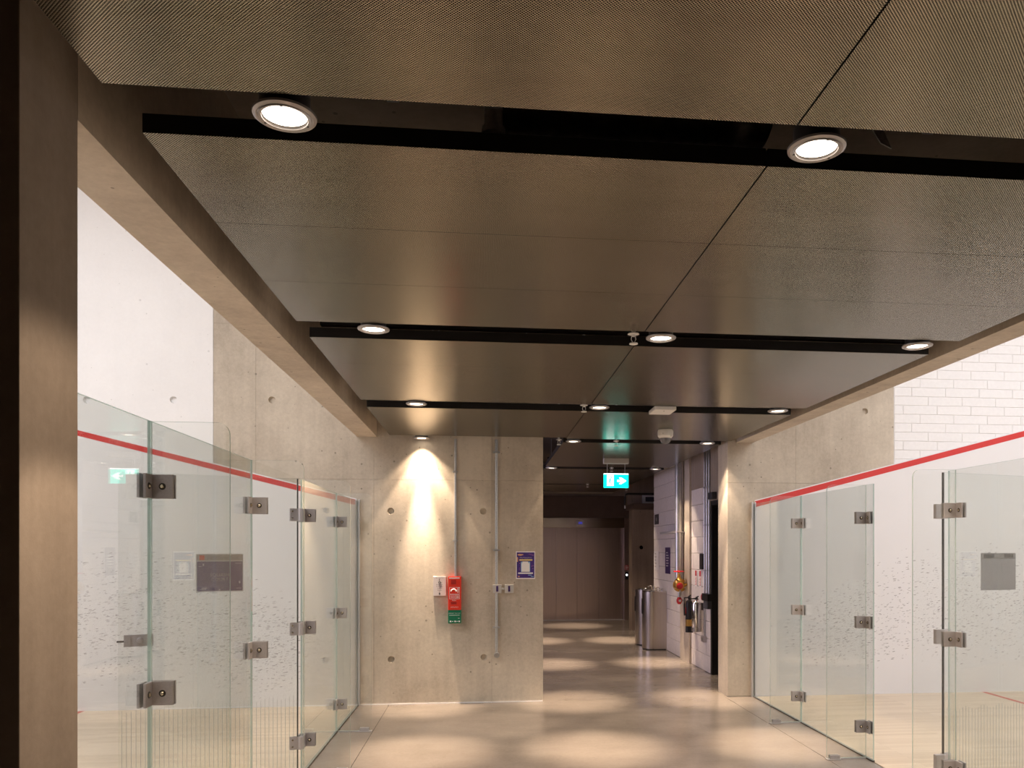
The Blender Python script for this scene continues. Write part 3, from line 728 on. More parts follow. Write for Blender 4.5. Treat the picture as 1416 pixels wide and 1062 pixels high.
def bolt(parent, c, ax, s):
    m = MB(); h = 0.003*s
    m.lathe([(0.0, h*0.4), (0.0125, h*0.4), (0.0135, 0.0)], c, 18, ax); m.build('bolt_recess', 'bolt_dark', parent)
    c2 = list(c); c2['XYZ'.index(ax)] += h*0.45
    m = MB(); m.lathe([(0.0, h*2.0), (0.005, h*1.9), (0.0075, h*1.2), (0.008, 0.0)], c2, 14, ax); m.build('bolt', 'bolt_steel', parent, smooth=True)
def clamp(parent, x, y, zc, s, ydir=-1):
    """Right-angle glass clamp: one pair of plates on the fin (towards +s in x), one pair on the screen (towards ydir in y)."""
    h = 0.047; w = 0.088; p = 0.070; t = 0.011; g = GT/2
    m = MB()
    xa, xb = x+s*g, x+s*(g+w)
    m.box(min(xa, xb), max(xa, xb), y-g-t, y-g-0.0005, zc-h, zc+h, bev=0.0025)
    xs = (x+s*(g+0.0005), x+s*(g+t))
    m.box(min(xs), max(xs), y-g-p, y-g-t+0.001, zc-h, zc+h, bev=0.0025)
    m.box(min(xa, xb), max(xa, xb), y+g+0.0005, y+g+t, zc-h, zc+h, bev=0.0025)
    xo = (x-s*(g+0.0005), x-s*(g+t))
    m.box(min(xo), max(xo), y-g-p, y-g, zc-h, zc+h, bev=0.0025)
    c = m.build('corner_clamp', 'clamp_steel', parent)
    bolt(c, (x+s*(g+w*0.55), y-g-t, zc), 'Y', -1)
    bolt(c, (x+s*(g+t), y-g-p*0.58, zc), 'X', s)
    return c
def screen(name, label, x, s, panels, fins, yw, base_segs):
    t = thing(name, label, 'glass screen', (x, panels[0][0], 0)); t['kind'] = 'thing'
    for y0, y1 in panels: pane_yz(t, x, y0, y1, 0.012, 2.13)
    for y, xo, lv in fins:
        fin(t, x+s*(GT/2+0.002), xo, y, 2.128)
        for zc in (1.872, 1.062, 0.252):
            clamp(t, x, y, zc, s)
    for y0, y1 in base_segs: MB().box(x-0.010, x+0.010, y0, y1, 0.0, 0.0115).build('base_seal', 'seal', t)
    m = MB(); m.box(min(x-s*0.022, x-s*0.008), max(x-s*0.022, x-s*0.008), yw-0.045, yw-0.0165, 0.0, 2.15); m.box(min(x+s*0.008, x+s*0.022), max(x+s*0.008, x+s*0.022), yw-0.045, yw-0.001, 0.0, 2.15); ch = m.build('wall_channel', 'aluminium', t)
    for k in range(6):
        MB().cyl((x+s*0.022, yw-0.022, 0.15+0.36*k), (x+s*0.026, yw-0.022, 0.15+0.36*k), 0.008, 10).build('screw', 'clamp_bright', ch)
    return t
LF = [(3.286, -1.0, 0), (4.641, -1.010, 0), (5.935, -0.965, 0), (7.268, -0.998, 0)]
RF = [(4.721, 2.672, 0), (5.905, 2.640, 0), (7.191, 2.664, 0)]
screen('glass_screen', 'long frameless glass screen with steel clamps before the left squash court', XL, 1,
       [(2.335, 3.280), (3.284, 4.665), (5.905, 7.262), (7.274, YW-0.018)], LF, YW, [(2.335, 4.665), (5.905, YW-0.02)])
screen('glass_screen', 'long frameless glass screen with steel clamps before the right squash court', XR, -1,
       [(2.335, 3.50), (3.504, 4.805), (5.797, 7.185), (7.195, YWR-0.018)], RF, YWR, [(2.335, 4.805), (5.797, YWR-0.02)])

def glass_door(label, hx, hy, ang, length, side, z1=2.128):
    """Leaf hung at (hx, hy), swung to ang; side = which local y looks at the viewer."""
    t = thing('glass_door', label, 'glass door', (hx, hy, 0), ang); t['kind'] = 'thing'
    def B(*a, **k): m = MB(); m.box(*a, **k); return m
    m = B(0.012, length, -GT/2, GT/2, 0.012, z1)
    for f in m.bm.faces:
        if abs(f.calc_center_median().y) < 1e-4: f.material_index = 1
    lf = m.build('glass_leaf', ['clear_glass', 'glass_edge'], t, world=False)
    B(0.003, 0.0115, -GT/2, GT/2, 0.012, z1).build('edge_seal', 'bolt_dark', t, world=False)
    m = MB(); k = 0.035
    while k < length-0.01:
        m.box(k, k+0.0026, side*(GT/2+0.0002)-0.0002, side*(GT/2+0.0002)+0.0002, 0.02, 0.58+0.012*math.sin(k*40)); k += 0.0272
    o = m.build('etched_lines', 'etching', t, world=False); o['kind'] = 'stuff'
    for zc in (1.872, 1.062, 0.252):
        m = MB(); yy = side*(GT/2)
        m.box(0.0, 0.060, min(yy+side*0.0005, yy+side*0.010), max(yy+side*0.0005, yy+side*0.010), zc-0.045, zc+0.045, bev=0.002)
        m.box(0.0, 0.060, min(-yy-side*0.0005, -yy-side*0.010), max(-yy-side*0.0005, -yy-side*0.010), zc-0.045, zc+0.045, bev=0.002)
        m.cyl((-0.012, side*0.020, zc-0.045), (-0.012, side*0.020, zc+0.045), 0.017, 14)
        h = m.build('hinge', 'clamp_bright', t, world=False, smooth=False)
        for dz in (-0.024, 0.024):
            MB().lathe([(0.0, side*0.003), (0.006, side*0.0025), (0.007, 0)], (0.043, yy+side*0.010, zc+dz), 12, 'Y').build('screw', 'bolt_steel', h, world=False)
    return t
AL = math.radians(201.4)
dl = glass_door('open frameless glass door of the left court with purple court poster', XL-0.004, 5.838, AL, 1.116, 1)
m = MB(); m.box(0.915, 1.085, 0.0065, 0.022, 0.995, 1.072, bev=0.002); lt = m.build('latch', 'clamp_steel', dl, world=False)
MB().lathe([(0.0, 0.018), (0.016, 0.016), (0.019, 0.0)], (0.995, 0.022, 1.034), 18, 'Y').build('thumb_turn', 'clamp_bright', lt, world=False, smooth=True)
MB().box(1.045, 1.062, 0.022, 0.030, 1.0, 1.06).build('latch_bar', 'clamp_steel', lt, world=False)
MB().tube([(1.06, 0.014, 1.03), (1.125, 0.014, 1.03)], 0.006, 8).build('latch_bolt', 'bolt_dark', lt, world=False)
AR = math.radians(15.2)
dr = glass_door('open frameless glass door of the right court with the back of a poster holder', XR+0.004, 4.888, AR, 0.98, -1)
m = MB(); m.box(0.80, 0.95, -0.022, -0.0065, 0.995, 1.072, bev=0.002); m.build('latch', 'clamp_steel', dr, world=False)

# fixed hinge halves that bolt to the fins
for par, x, y, s in ((bpy.data.objects['glass_screen'], XL, 5.935, 1),):
    for zc in (1.872, 1.062, 0.252):
        m = MB(); m.box(x+0.004, x+0.030, y-0.085, y-0.02, zc-0.047, zc+0.047, bev=0.002); m.build('hinge_block', 'clamp_bright', par)
for zc in (1.872, 1.062, 0.252):
    m = MB(); m.box(XR-0.065, XR-0.004, 4.842, 4.874, zc-0.047, zc+0.047, bev=0.003); m.build('hinge_block', 'clamp_bright', bpy.data.objects['glass_screen.001'])

# posters on the two doors
po = thing('court_poster', 'purple landscape poster with grey heading on the open left glass door', 'poster', (XL-0.004, 5.838, 0), AL)
Y0 = 0.0068
def pbox(parent, name, mat, x0, x1, z0, z1, d0, d1): return MB().box(x0, x1, Y0+d0, Y0+d1, z0, z1).build(name, mat, parent, world=False)
pbox(po, 'sheet', 'holder_strip', 0.366, 0.662, 1.338, 1.597, 0, 0.0012)
pbox(po, 'heading_band', 'court_poster_grey', 0.370, 0.658, 1.551, 1.590, 0.0012, 0.0016)
pbox(po, 'picture_area', 'court_poster_purple', 0.372, 0.656, 1.345, 1.545, 0.0012, 0.0016)
pbox(po, 'crest', 'court_poster_red', 0.610, 0.640, 1.555, 1.586, 0.0016, 0.002)
def on_door(body, size, s_, z_, mat, align='CENTER'):
    M0 = WM[po.name] @ Matrix.Translation((s_, Y0+0.0023, z_)) @ Matrix.Rotation(PI, 4, 'Z') @ Matrix.Rotation(PI/2, 4, 'X')
    return lettering(body, size, M0.translation, M0.to_3x3().to_4x4(), mat, po, align=align)
on_door('LSESU Squash Court', 0.023, 0.495, 1.5695, 'tape_dark')
on_door('SQUASH\nCOURT', 0.032, 0.515, 1.437, 'court_poster_grey')
m = MB()
for x0, z0, x1, z1 in ((.62, 1.515, .612, 1.53), (.395, 1.395, .385, 1.41), (.64, 1.355, .60, 1.359), (.63, 1.364, .59, 1.367), (.41, 1.36, .378, 1.363), (.52, 1.348, .512, 1.356), (.645, 1.51, .625, 1.513)):
    m.box(min(x0, x1), max(x0, x1), Y0+0.0016, Y0+0.002, min(z0, z1), max(z0, z1))
for k in range(3): m.prism([(0.420-0.015*k, Y0+0.0016, 1.53), (0.4125-0.015*k, Y0+0.0016, 1.538), (0.405-0.015*k, Y0+0.0016, 1.53), (0.405-0.015*k, Y0+0.0016, 1.5275), (0.4125-0.015*k, Y0+0.0016, 1.5345), (0.420-0.015*k, Y0+0.0016, 1.5275)], (0, 0.0004, 0))
m.build('printed_marks', 'holder_strip', po, world=False)
hb = thing('poster_holder', 'grey back of a poster holder with two dark tape strips on the right glass door', 'poster', (XR+0.004, 4.888, 0), AR)
MB().box(0.349, 0.668, 0.0066, 0.0086, 1.352, 1.602).build('backing', 'holder_back', hb, world=False)
MB().box(0.352, 0.665, 0.0060, 0.00655, 1.562, 1.600).build('heading_strip', 'holder_strip', hb, world=False)
for a, b_ in ((0.372, 0.468), (0.560, 0.645)): MB().box(a, b_, 0.0055, 0.00595, 1.572, 1.594).build('tape', 'tape_dark', hb, world=False)

# ------------------------------------------------------------------ end wall fittings
c1 = thing('cable_conduit', 'thin steel conduit running down the wall to the red call box', 'conduit', (-0.296, YW-0.02, 1.35))
MB().cyl((-0.296, YW-0.016, 1.34), (-0.296, YW-0.016, 2.795), 0.0125, 12).build('tube', 'galvanised', c1, smooth=True)
for z in (1.72, 2.45): MB().box(-0.322, -0.270, YW-0.034, YW-0.0005, z-0.008, z+0.008, bev=0.003).build('clip', 'galvanised', c1)
c2 = thing('cable_conduit', 'steel conduit running down the wall through the two small sockets', 'conduit', (0.136, YW-0.02, 0.5))
m = MB(); m.cyl((0.136, YW-0.022, 0.53), (0.136, YW-0.022, 1.163), 0.0155, 12); m.cyl((0.136, YW-0.022, 1.256), (0.136, YW-0.022, 2.795), 0.0155, 12); m.build('tube', 'galvanised', c2, smooth=True)
for z in (0.80, 1.62, 2.66): MB().box(0.100, 0.172, YW-0.044, YW-0.0005, z-0.009, z+0.009, bev=0.004).build('clip', 'galvanised', c2)
MB().lathe([(0.030, 0), (0.030, -0.038), (0.026, -0.045), (0.0, -0.045)], (0.140, YW-0.0006, 0.505), 24, 'Y').build('end_box', 'galvanised', c2, smooth=True)
MB().cyl((0.192, YW-0.025, 1.209), (0.224, YW-0.025, 1.209), 0.012, 12).build('link_tube', 'galvanised', c2)
for x0, lab in ((0.099, 'square grey metal socket box on the conduit, nearer the red call box'), (0.225, 'square grey metal socket box under the purple poster')):
    s_ = thing('socket_box', lab, 'socket', (x0+0.046, YW-0.02, 1.21), 0, 'wall sockets')
    MB().box(x0, x0+0.092, YW-0.042, YW-0.0005, 1.164, 1.255, bev=0.004).build('box', 'grey_plastic', s_)
    MB().box(x0+0.034, x0+0.056, YW-0.0445, YW-0.0422, 1.180, 1.240).build('slot', 'purple_sign', s_)

fa = thing('emergency_call_box', 'tall red and green emergency telephone box on the concrete end wall', 'call box', (-0.302, YW, 0.855))
MB().box(-0.370, -0.234, YW-0.085, YW-0.0005, 0.992, 1.343, bev=0.006).build('upper_case', 'alarm_red', fa)
MB().box(-0.370, -0.234, YW-0.085, YW-0.0005, 0.852, 0.9915, bev=0.006).build('lower_case', 'alarm_green', fa)
yf = YW-0.0856
def fbox(name, mat, x0, x1, z0, z1, par=fa, y=None): return MB().box(x0, x1, (y or yf)-0.0012, (y or yf), z0, z1).build(name, mat, par)
fbox('top_label', 'paper_white', -0.358, -0.250, 1.322, 1.333)
fbox('speaker_grille', 'alarm_dark_red', -0.338, -0.288, 1.262, 1.308)
fbox('button_panel', 'alarm_dark_red', -0.340, -0.282, 1.052, 1.078)
m = MB()
for (a, b_, c_, d_) in ((-0.356, -0.250, 1.228, 1.231), (-0.356, -0.250, 1.160, 1.163), (-0.356, -0.353, 1.160, 1.231), (-0.253, -0.250, 1.160, 1.231),
                        (-0.356, -0.250, 1.150, 1.153), (-0.356, -0.250, 1.108, 1.111), (-0.356, -0.353, 1.108, 1.153), (-0.253, -0.250, 1.108, 1.153), (-0.292, -0.289, 1.111, 1.150),
                        (-0.346, -0.296, 1.120, 1.124), (-0.346, -0.296, 1.136, 1.140), (-0.283, -0.258, 1.118, 1.122), (-0.283, -0.258, 1.128, 1.132), (-0.283, -0.258, 1.138, 1.142)):
    m.box(a, b_, yf-0.0012, yf, c_, d_)
m.build('printed_frame', 'paper_white', fa)
m = MB(); cx, cz = -0.312, 1.178
arc = [(cx+0.030*math.cos(a), yf-0.002, cz+0.034*math.sin(a)) for a in [PI*(0.08+0.84*k/8) for k in range(9)]]
m.tube(arc, [0.0085, 0.0085, 0.006, 0.006, 0.006, 0.006, 0.006, 0.0085, 0.0085], 8); m.build('handset_symbol', 'paper_white', fa)
m = MB(); m.box(-0.272, -0.262, yf-0.0012, yf, 1.175, 1.182); m.box(-0.270, -0.262, yf-0.0012, yf, 1.186, 1.222); m.build('flame_symbol', 'paper_white', fa)
lettering('PUSH', 0.018, (-0.308, yf-0.0014, 1.092), 'S', 'paper_white', fa)
lettering('EMERGENCY', 0.014, (-0.302, yf-0.0014, 1.022), 'S', 'paper_white', fa)
lettering('EMERGENCY CALL POINT', 0.0105, (-0.302, yf-0.0014, 0.958), 'S', 'paper_white', fa)
m = MB(); m.box(-0.356, -0.250, yf-0.0012, yf, 0.937, 0.940); m.box(-0.266, -0.250, yf-0.0012, yf, 0.903, 0.907)
for x in (-0.352, -0.304, -0.262): m.box(x, x+0.016, yf-0.0012, yf, 0.866, 0.880)
for x in (-0.328, -0.282): m.box(x, x+0.012, yf-0.0012, yf, 0.870, 0.876)
m.build('printed_symbols', 'paper_white', fa)

sg = thing('refuge_sign', 'light grey notice plate with wheelchair symbol left of the red call box', 'sign', (-0.461, YW, 1.24))
MB().box(-0.527, -0.393, YW-0.022, YW-0.0005, 1.138, 1.343, bev=0.003).build('plate', 'sign_grey', sg)
ysg = YW-0.0232
lettering('No - Step Free', 0.013, (-0.461, ysg, 1.328), 'S', 'ink', sg)
for k, tx in enumerate(('Refuge Point', 'Press button', 'speak to', 'operator')): lettering(tx, 0.0135, (-0.461, ysg, 1.255-0.019*k), 'S', 'ink', sg)
m = MB(); m.torus((-0.461, ysg, 1.279), 0.011, 0.0022, 'Y', 18, 6); m.cyl((-0.463, ysg+0.0008, 1.312), (-0.463, ysg-0.001, 1.312), 0.005, 10)
m.tube([(-0.463, ysg, 1.305), (-0.462, ysg, 1.288), (-0.450, ysg, 1.287), (-0.444, ysg, 1.272)], 0.0022, 6); m.build('wheelchair_symbol', 'ink', sg)
m = MB(); m.prism([(-0.468, ysg+0.001, 1.152), (-0.454, ysg+0.001, 1.152), (-0.452, ysg+0.001, 1.164), (-0.459, ysg+0.001, 1.168), (-0.459, ysg+0.001, 1.182), (-0.463, ysg+0.001, 1.182), (-0.463, ysg+0.001, 1.168), (-0.470, ysg+0.001, 1.164)], (0, -0.001, 0)); m.build('hand_symbol', 'ink', sg)

pp = thing('purple_poster', 'purple poster with white border on the end wall beside the corridor mouth', 'poster', (0.447, YW, 1.46))
def pz(px): return 1.607-(px-132)/(885-132)*(1.607-1.312)
def px_(p): return 0.344+(p-155)/(675-155)*(0.549-0.344)
yp = YW-0.0025
MB().box(0.344, 0.549, yp, YW-0.0005, 1.312, 1.607).build('sheet', 'paper_white', pp)
def pq(name, mat, a, b_, c_, d_, lay): return MB().box(px_(a), px_(b_), yp-0.0006*lay, yp-0.0006*(lay-1), pz(d_), pz(c_)).build(name, mat, pp)
pq('purple_ground', 'poster_purple', 176, 655, 158, 855, 1)
pq('yellow_bar', 'poster_yellow', 245, 600, 347, 385, 2)
pq('blue_panel', 'poster_blue', 288, 538, 415, 690, 2)
pq('white_card', 'paper_white', 305, 525, 450, 690, 3)
pq('card_tab', 'paper_white', 330, 485, 408, 450, 3)
pq('orange_tab', 'poster_orange', 178, 210, 290, 415, 2)
pq('white_bar', 'paper_white', 215, 615, 708, 745, 2)
m = MB()
for a, b_, c_, d_ in ((485, 580, 770, 790), (560, 635, 810, 828)): m.box(px_(a), px_(b_), yp-0.0012, yp-0.0006, pz(d_), pz(c_))
m.build('printed_lines', 'poster_blue', pp)
m = MB(); m.prism([(px_(200), yp-0.0006, pz(790)), (px_(215), yp-0.0006, pz(830)), (px_(250), yp-0.0006, pz(830)), (px_(262), yp-0.0006, pz(800)), (px_(232), yp-0.0006, pz(808))], (0, -0.0006, 0))
m.prism([(px_(195), yp-0.0006, pz(215)), (px_(215), yp-0.0006, pz(245)), (px_(290), yp-0.0006, pz(250)), (px_(360), yp-0.0006, pz(225)), (px_(350), yp-0.0006, pz(210)), (px_(240), yp-0.0006, pz(200))], (0, -0.0006, 0))
m.build('title_scroll', 'poster_orange', pp)
m = MB()
for a, c_ in ((500, 205), (540, 215), (580, 228), (605, 235), (570, 535), (600, 520), (595, 600), (235, 590), (232, 632), (238, 460)): m.prism([(px_(a), yp-0.0006, pz(c_)), (px_(a+28), yp-0.0006, pz(c_-6)), (px_(a+24), yp-0.0006, pz(c_+10))], (0, -0.0006, 0))
m.build('confetti_marks', 'poster_pink', pp)
lettering('Online Training Course', 0.0135, (px_(415), yp-0.0012, pz(305)), 'S', 'paper_white', pp)

# ------------------------------------------------------------------ right corridor wall fittings
def drinking_fountain(y, label):
    t = thing('drinking_fountain', label, 'drinking fountain', (2.765, y, 0), 0, 'drinking fountains')
    xa, xb, hw = 2.58, XW-0.004, 0.17; pts = []
    for k in range(15):
        a = PI/2+PI*k/14; pts.append((xa+0.17+0.17*math.cos(a), y+hw*math.sin(a), 0.02))
    pts += [(xb, y-hw, 0.02), (xb, y+hw, 0.02)]
    MB().prism(pts, (0, 0, 0.92)).build('body', 'fountain_steel', t, smooth=True)
    cxm = 2.765
    MB().prism([(cxm+(p[0]-cxm)*0.95, y+(p[1]-y)*0.94, 0.0) for p in pts], (0, 0, 0.02)).build('plinth', 'black_plastic', t)
    m = MB(); m.prism([(cxm+(p[0]-cxm)*1.005, y+(p[1]-y)*1.02, 0.94) for p in pts], (0, 0, 0.014)); m.build('rim', 'polished_steel', t, smooth=True)
    m = MB(); m.lathe([(0.115, 0.0), (0.10, 0.006), (0.095, 0.002), (0.05, -0.006), (0.0, -0.008)], (2.73, y, 0.9565), 28); m.build('basin', 'polished_steel', t, smooth=True)
    m = MB(); m.tube([(2.87, y, 0.95), (2.87, y, 0.985), (2.865, y, 1.0), (2.84, y, 1.008), (2.80, y, 0.992)], 0.010, 10); m.build('spout', 'polished_steel', t, smooth=True)
    m = MB(); m.cyl((2.90, y-0.05, 0.953), (2.90, y-0.05, 0.985), 0.016, 14); m.lathe([(0.022, 0), (0.022, 0.008), (0.0, 0.010)], (2.90, y-0.05, 0.985), 14); m.build('push_button', 'polished_steel', t, smooth=True)
    MB().box(2.576, 2.5815, y-0.055, y+0.055, 0.58, 0.83, bev=0.001).build('front_slot', 'black_plastic', t)
    return t
drinking_fountain(12.80, 'stainless steel drinking fountain pedestal, the one standing nearer the valve')
drinking_fountain(13.42, 'stainless steel drinking fountain pedestal half hidden behind the other one')

rp = thing('riser_pipe', 'wide galvanised vertical pipe on the corridor wall above the brass valve', 'pipe', (2.86, 11.5, 1.3))
m = MB(); m.cyl((2.84, 11.42, 1.18), (2.84, 11.42, 3.0), 0.050, 22); m.build('pipe', 'galvanised', rp, smooth=True)
m = MB(); m.cyl((2.905, 11.56, 0.95), (2.905, 11.56, 3.0), 0.014, 12); m.build('cable_tube', 'galvanised', rp, smooth=True)
for z in (1.885, 2.7): MB().lathe([(0.054, -0.015), (0.054, 0.015)], (2.84, 11.42, z), 20).build('pipe_collar', 'clamp_bright', rp, smooth=True)
MB().box(2.86, XW-0.0035, 11.65, 12.75, 1.875, 1.912, bev=0.004).build('bracket_arm', 'grey_plastic', rp)
MB().box(2.80, 2.919, 11.36, 11.48, 1.878, 1.892).build('bracket_arm', 'clamp_steel', rp)

vy = 11.33
va = thing('landing_valve', 'brass fire landing valve with red handwheel below the wide pipe', 'valve', (2.80, vy, 1.11))
MB().lathe([(0.095, 0.0), (0.10, 0.01), (0.10, 0.026), (0.085, 0.032), (0.055, 0.036), (0.052, 0.07), (0.0, 0.07)], (2.84, vy, 1.11), 28, 'Y').build('flange', 'brass', va, smooth=True)
m = MB(); m.lathe([(0.045, -0.07), (0.062, -0.05), (0.068, 0.0), (0.062, 0.06), (0.035, 0.09), (0.026, 0.12), (0.022, 0.15), (0.010, 0.155), (0.010, 0.19)], (2.81, vy-0.05, 1.12), 22); m.build('body', 'brass', va, smooth=True)
m = MB(); m.lathe([(0.060, -0.01), (0.060, -0.045), (0.050, -0.05), (0.050, -0.04), (0.0, -0.04)], (2.80, vy-0.10, 1.105), 24, 'Y'); m.build('outlet', 'brass', va, smooth=True)
MB().lathe([(0.047, -0.02), (0.047, -0.058), (0.03, -0.064), (0.0, -0.064)], (2.80, vy-0.10, 1.105), 22, 'Y').build('outlet_cap', 'valve_red', va, smooth=True)
m = MB(); m.torus((2.81, vy-0.05, 1.31), 0.072, 0.009, 'Z', 26, 8); m.cyl((2.742, vy-0.05, 1.308), (2.878, vy-0.05, 1.308), 0.007, 8); m.cyl((2.81, vy-0.118, 1.308), (2.81, vy+0.018, 1.308), 0.007, 8); m.lathe([(0.018, 1.295), (0.018, 1.318), (0.0, 1.32)], (2.81, vy-0.05, 0), 14)
m.build('handwheel', 'valve_red', va, smooth=True)
for k in range(6):
    a = PI/6+k*PI/3; q = (2.84+0.085*math.cos(a), vy-0.002, 1.11+0.085*math.sin(a))
    MB().cyl((q[0], q[1]-0.020, q[2]), (q[0], q[1]+0.03, q[2]), 0.013, 6).build('flange_bolt', 'clamp_bright', va)
MB().tube([(2.872, vy-0.08, 1.115), (2.915, vy-0.08, 1.115), (2.915, vy-0.10, 1.13)], 0.014, 10).build('strap_lug', 'brass', va, smooth=True)
dv = thing('drain_valve', 'small red drain valve hanging below the brass landing valve', 'valve', (2.82, 11.3, 0.88))
m = MB(); m.cyl((2.83, 11.33, 0.93), (2.83, 11.33, 1.005), 0.018, 12); m.build('stub_pipe', 'galvanised', dv)
MB().lathe([(0.0, -0.055), (0.022, -0.05), (0.04, -0.02), (0.042, 0.01), (0.03, 0.04), (0.02, 0.05)], (2.83, 11.33, 0.885), 20).build('body', 'valve_red', dv, smooth=True)
MB().lathe([(0.018, -0.038), (0.018, -0.05), (0.0, -0.052)], (2.83, 11.33, 0.885), 14, 'Y').build('outlet', 'paper_white', dv)
MB().box(2.872, XW-0.031, 11.31, 11.35, 0.875, 0.895).build('wall_stay', 'galvanised', dv)

def extinguisher(x, y, zb, h, r, bmat, label, two_tone):
    t = thing('fire_extinguisher', label, 'fire extinguisher', (x, y, zb), 0, 'fire extinguishers')
    MB().lathe([(r*0.9, 0), (r, 0.012), (r, h*0.74), (r*0.85, h*0.82), (r*0.35, h*0.87), (r*0.3, h*0.9)], (x, y, zb), 26).build('cylinder', bmat, t, smooth=True)
    MB().lathe([(r*1.02, -0.004), (r*1.02, 0.05)], (x, y, zb), 24).build('foot_ring', 'black_plastic' if two_tone else 'fountain_steel', t, smooth=True)
    m = MB(); m.lathe([(0.018, h*0.89), (0.020, h*0.91), (0.015, h*0.97), (0.0, h*0.97)], (x, y, zb), 14); m.build('valve', 'black_plastic', t, smooth=True)
    m = MB(); m.tube([(x, y+0.015, zb+h*0.955), (x, y-0.05, zb+h*0.985), (x, y-0.085, zb+h*1.0)], [0.011, 0.010, 0.007], 8); m.tube([(x, y, zb+h*0.93), (x, y-0.05, zb+h*0.93), (x, y-0.08, zb+h*0.91)], 0.007, 8); m.build('lever', 'black_plastic', t, smooth=True)
    m = MB(); m.tube([(x-0.018, y, zb+h*0.93), (x-r-0.02, y-0.01, zb+h*0.92), (x-r-0.022, y-0.012, zb+h*0.75), (x-r-0.016, y-0.015, zb+h*0.45)], [0.009, 0.010, 0.010, 0.014 if two_tone else 0.010], 8); m.build('hose', 'black_plastic', t, smooth=True)
    if two_tone:
        MB().lathe([(r*1.006, h*0.16), (r*1.006, h*0.34)], (x, y, zb), 24).build('label_band', 'brass', t, smooth=True)
        MB().box(x-r-0.003, x-r+0.004, y-0.02, y+0.03, zb+h*0.50, zb+h*0.66).build('label_panel', 'valve_red', t)
    MB().box(min(x+r+0.002, XW-0.012), XW-0.0035, y-0.025, y+0.025, zb+h*0.6, zb+h*0.8).build('bracket', 'lamp_housing', t)
    return t
extinguisher(2.862, 10.50, 0.525, 0.475, 0.066, 'polished_steel', 'polished silver fire extinguisher hung on the block wall', False)
extinguisher(2.862, 10.89, 0.474, 0.52, 0.052, 'black_plastic', 'black fire extinguisher with gold band hung left of the silver one', True)

for y, z0, r, lab in ((10.36, 0.93, 0.011, 'leftmost of three thin steel conduits beside the black doorway'), (10.25, 1.05, 0.013, 'middle one of three thin steel conduits beside the black doorway'), (10.14, 1.05, 0.013, 'rightmost of three thin steel conduits beside the black doorway')):
    t = thing('wall_conduit', lab, 'conduit', (2.93, y, z0), 0, 'conduits beside the black doorway')
    MB().cyl((2.933, y, z0), (2.933, y, 3.3), r, 10).build('tube', 'galvanised', t, smooth=True)
    for z in (1.35, 1.95, 2.45): MB().box(2.918, XW-0.0045, y-0.022, y+0.022, z-0.008, z+0.008, bev=0.002).build('clip', 'galvanised', t)
lc = thing('lower_conduit', 'short steel conduit dropping from the black box to the low grey socket', 'conduit', (2.93, 10.36, 0.5))
MB().cyl((2.933, 10.36, 0.476), (2.933, 10.36, 0.85), 0.011, 10).build('tube', 'galvanised', lc, smooth=True)
cb = thing('switch_box', 'black switch box at the foot of the three conduits', 'switch box', (2.93, 10.2, 0.85))
MB().box(2.885, XW-0.0035, 10.06, 10.33, 0.952, 1.048, bev=0.004).build('upper_box', 'black_plastic', cb)
MB().box(2.885, XW-0.0035, 10.06, 10.25, 0.852, 0.951, bev=0.004).build('lower_box', 'lamp_housing', cb)
tag(MB().lathe([(0.045, 0), (0.045, -0.035), (0.038, -0.045), (0.0, -0.045)], (XW-0.0035, 10.40, 0.99), 20, 'X').build('alarm_sounder', 'valve_red', smooth=True), 'small round red alarm sounder left of the black switch box', 'alarm')
so = thing('low_socket', 'small grey metal socket low on the block wall near the doorway', 'socket', (2.93, 10.4, 0.43))
MB().box(2.905, XW-0.0035, 10.31, 10.45, 0.395, 0.475, bev=0.005).build('box', 'clamp_bright', so)
MB().box(2.902, 2.9049, 10.34, 10.42, 0.415, 0.455).build('faceplate', 'galvanised', so)

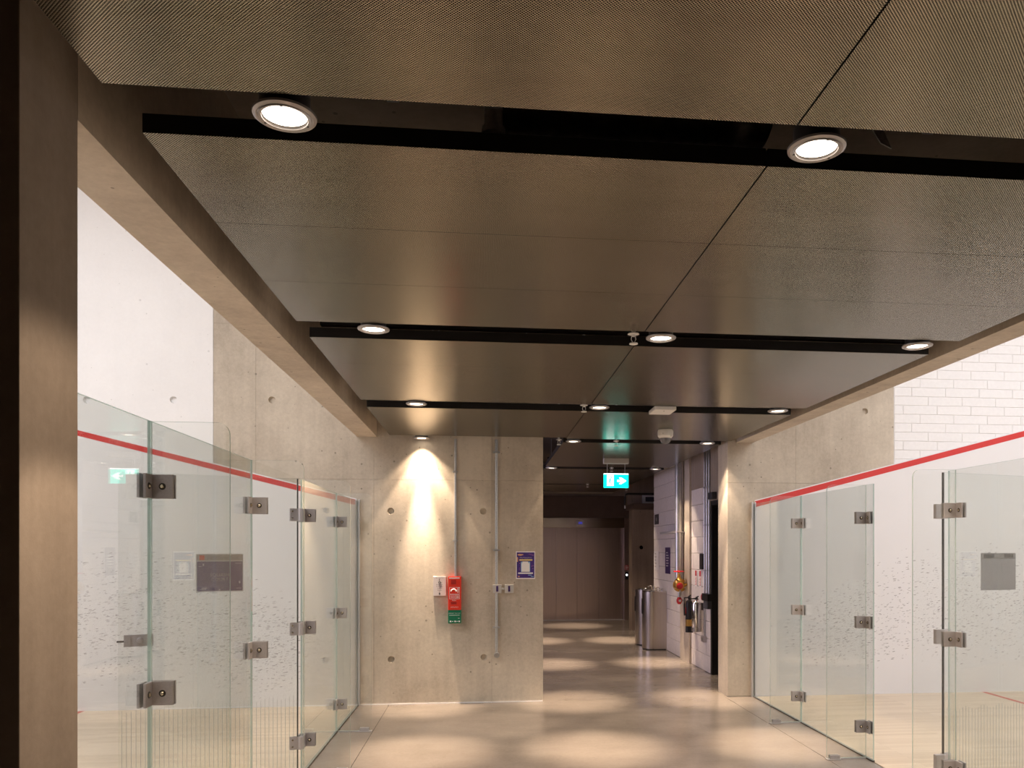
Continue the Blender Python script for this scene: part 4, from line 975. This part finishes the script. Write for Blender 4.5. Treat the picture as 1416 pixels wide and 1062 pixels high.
def wall_plate(name, label, cat, y0, y1, z0, z1, mat, d=0.010, group=None):
    t = thing(name, label, cat, (XW-d, (y0+y1)/2, z0), 0, group)
    MB().box(XW-d, XW-0.0025, y0, y1, z0, z1, bev=0.0015).build('plate', mat, t)
    return t
t = wall_plate('dark_door_sign', 'small dark square sign high on the white block wall', 'sign', 13.22, 13.52, 2.06, 2.23, 'bolt_dark')
MB().lathe([(0.034, -0.0008), (0.034, 0.0), (0.0, 0.0)], (XW-0.0103, 13.37, 2.145), 16, 'X').build('pale_mark', 'clamp_steel', t)
t = wall_plate('white_notice', 'white notice board with faint black symbols on the white block wall', 'sign', 13.20, 13.56, 1.285, 1.60, 'paper_white')
m = MB()
for k in range(5): m.box(XW-0.0115, XW-0.0101, 13.40-0.03*(k % 2), 13.50, 1.33+0.055*k, 1.345+0.055*k)
m.build('printed_lines', 'grey_plastic', t)
t = wall_plate('purple_notice', 'tall dark purple sign with white lines of writing on the block wall', 'sign', 12.385, 12.713, 1.240, 1.662, 'purple_sign')
m = MB()
for k, w_ in enumerate((0.13, 0.17, 0.15, 0.19, 0.16, 0.12)): m.box(XW-0.0112, XW-0.0101, 12.64-w_, 12.64, 1.36+0.042*k, 1.374+0.042*k)
m.build('printed_lines', 'paper_white', t)
for y0, y1, lab in ((10.78, 10.90, 'left one of two narrow red and white notices above the extinguishers'), (10.56, 10.68, 'right one of two narrow red and white notices above the extinguishers')):
    t = wall_plate('extinguisher_notice', lab, 'sign', y0, y1, 1.115, 1.345, 'paper_white', 0.006, 'extinguisher notices')
    MB().box(XW-0.0072, XW-0.0061, y0+0.02, y1-0.02, 1.26, 1.335).build('red_block', 'valve_red', t)
    m = MB()
    for k in range(6): m.box(XW-0.0072, XW-0.0061, y0+0.025, y1-0.03-0.015*(k % 2), 1.135+0.019*k, 1.145+0.019*k)
    m.build('printed_lines', 'court_poster_red', t)
t = wall_plate('black_frame_sign', 'black framed panel on the block wall behind the conduits', 'sign', 10.445, 10.60, 1.36, 1.57, 'black_plastic', 0.022)
MB().box(XW-0.0235, XW-0.0222, 10.46, 10.585, 1.38, 1.55).build('dark_face', 'bolt_dark', t)
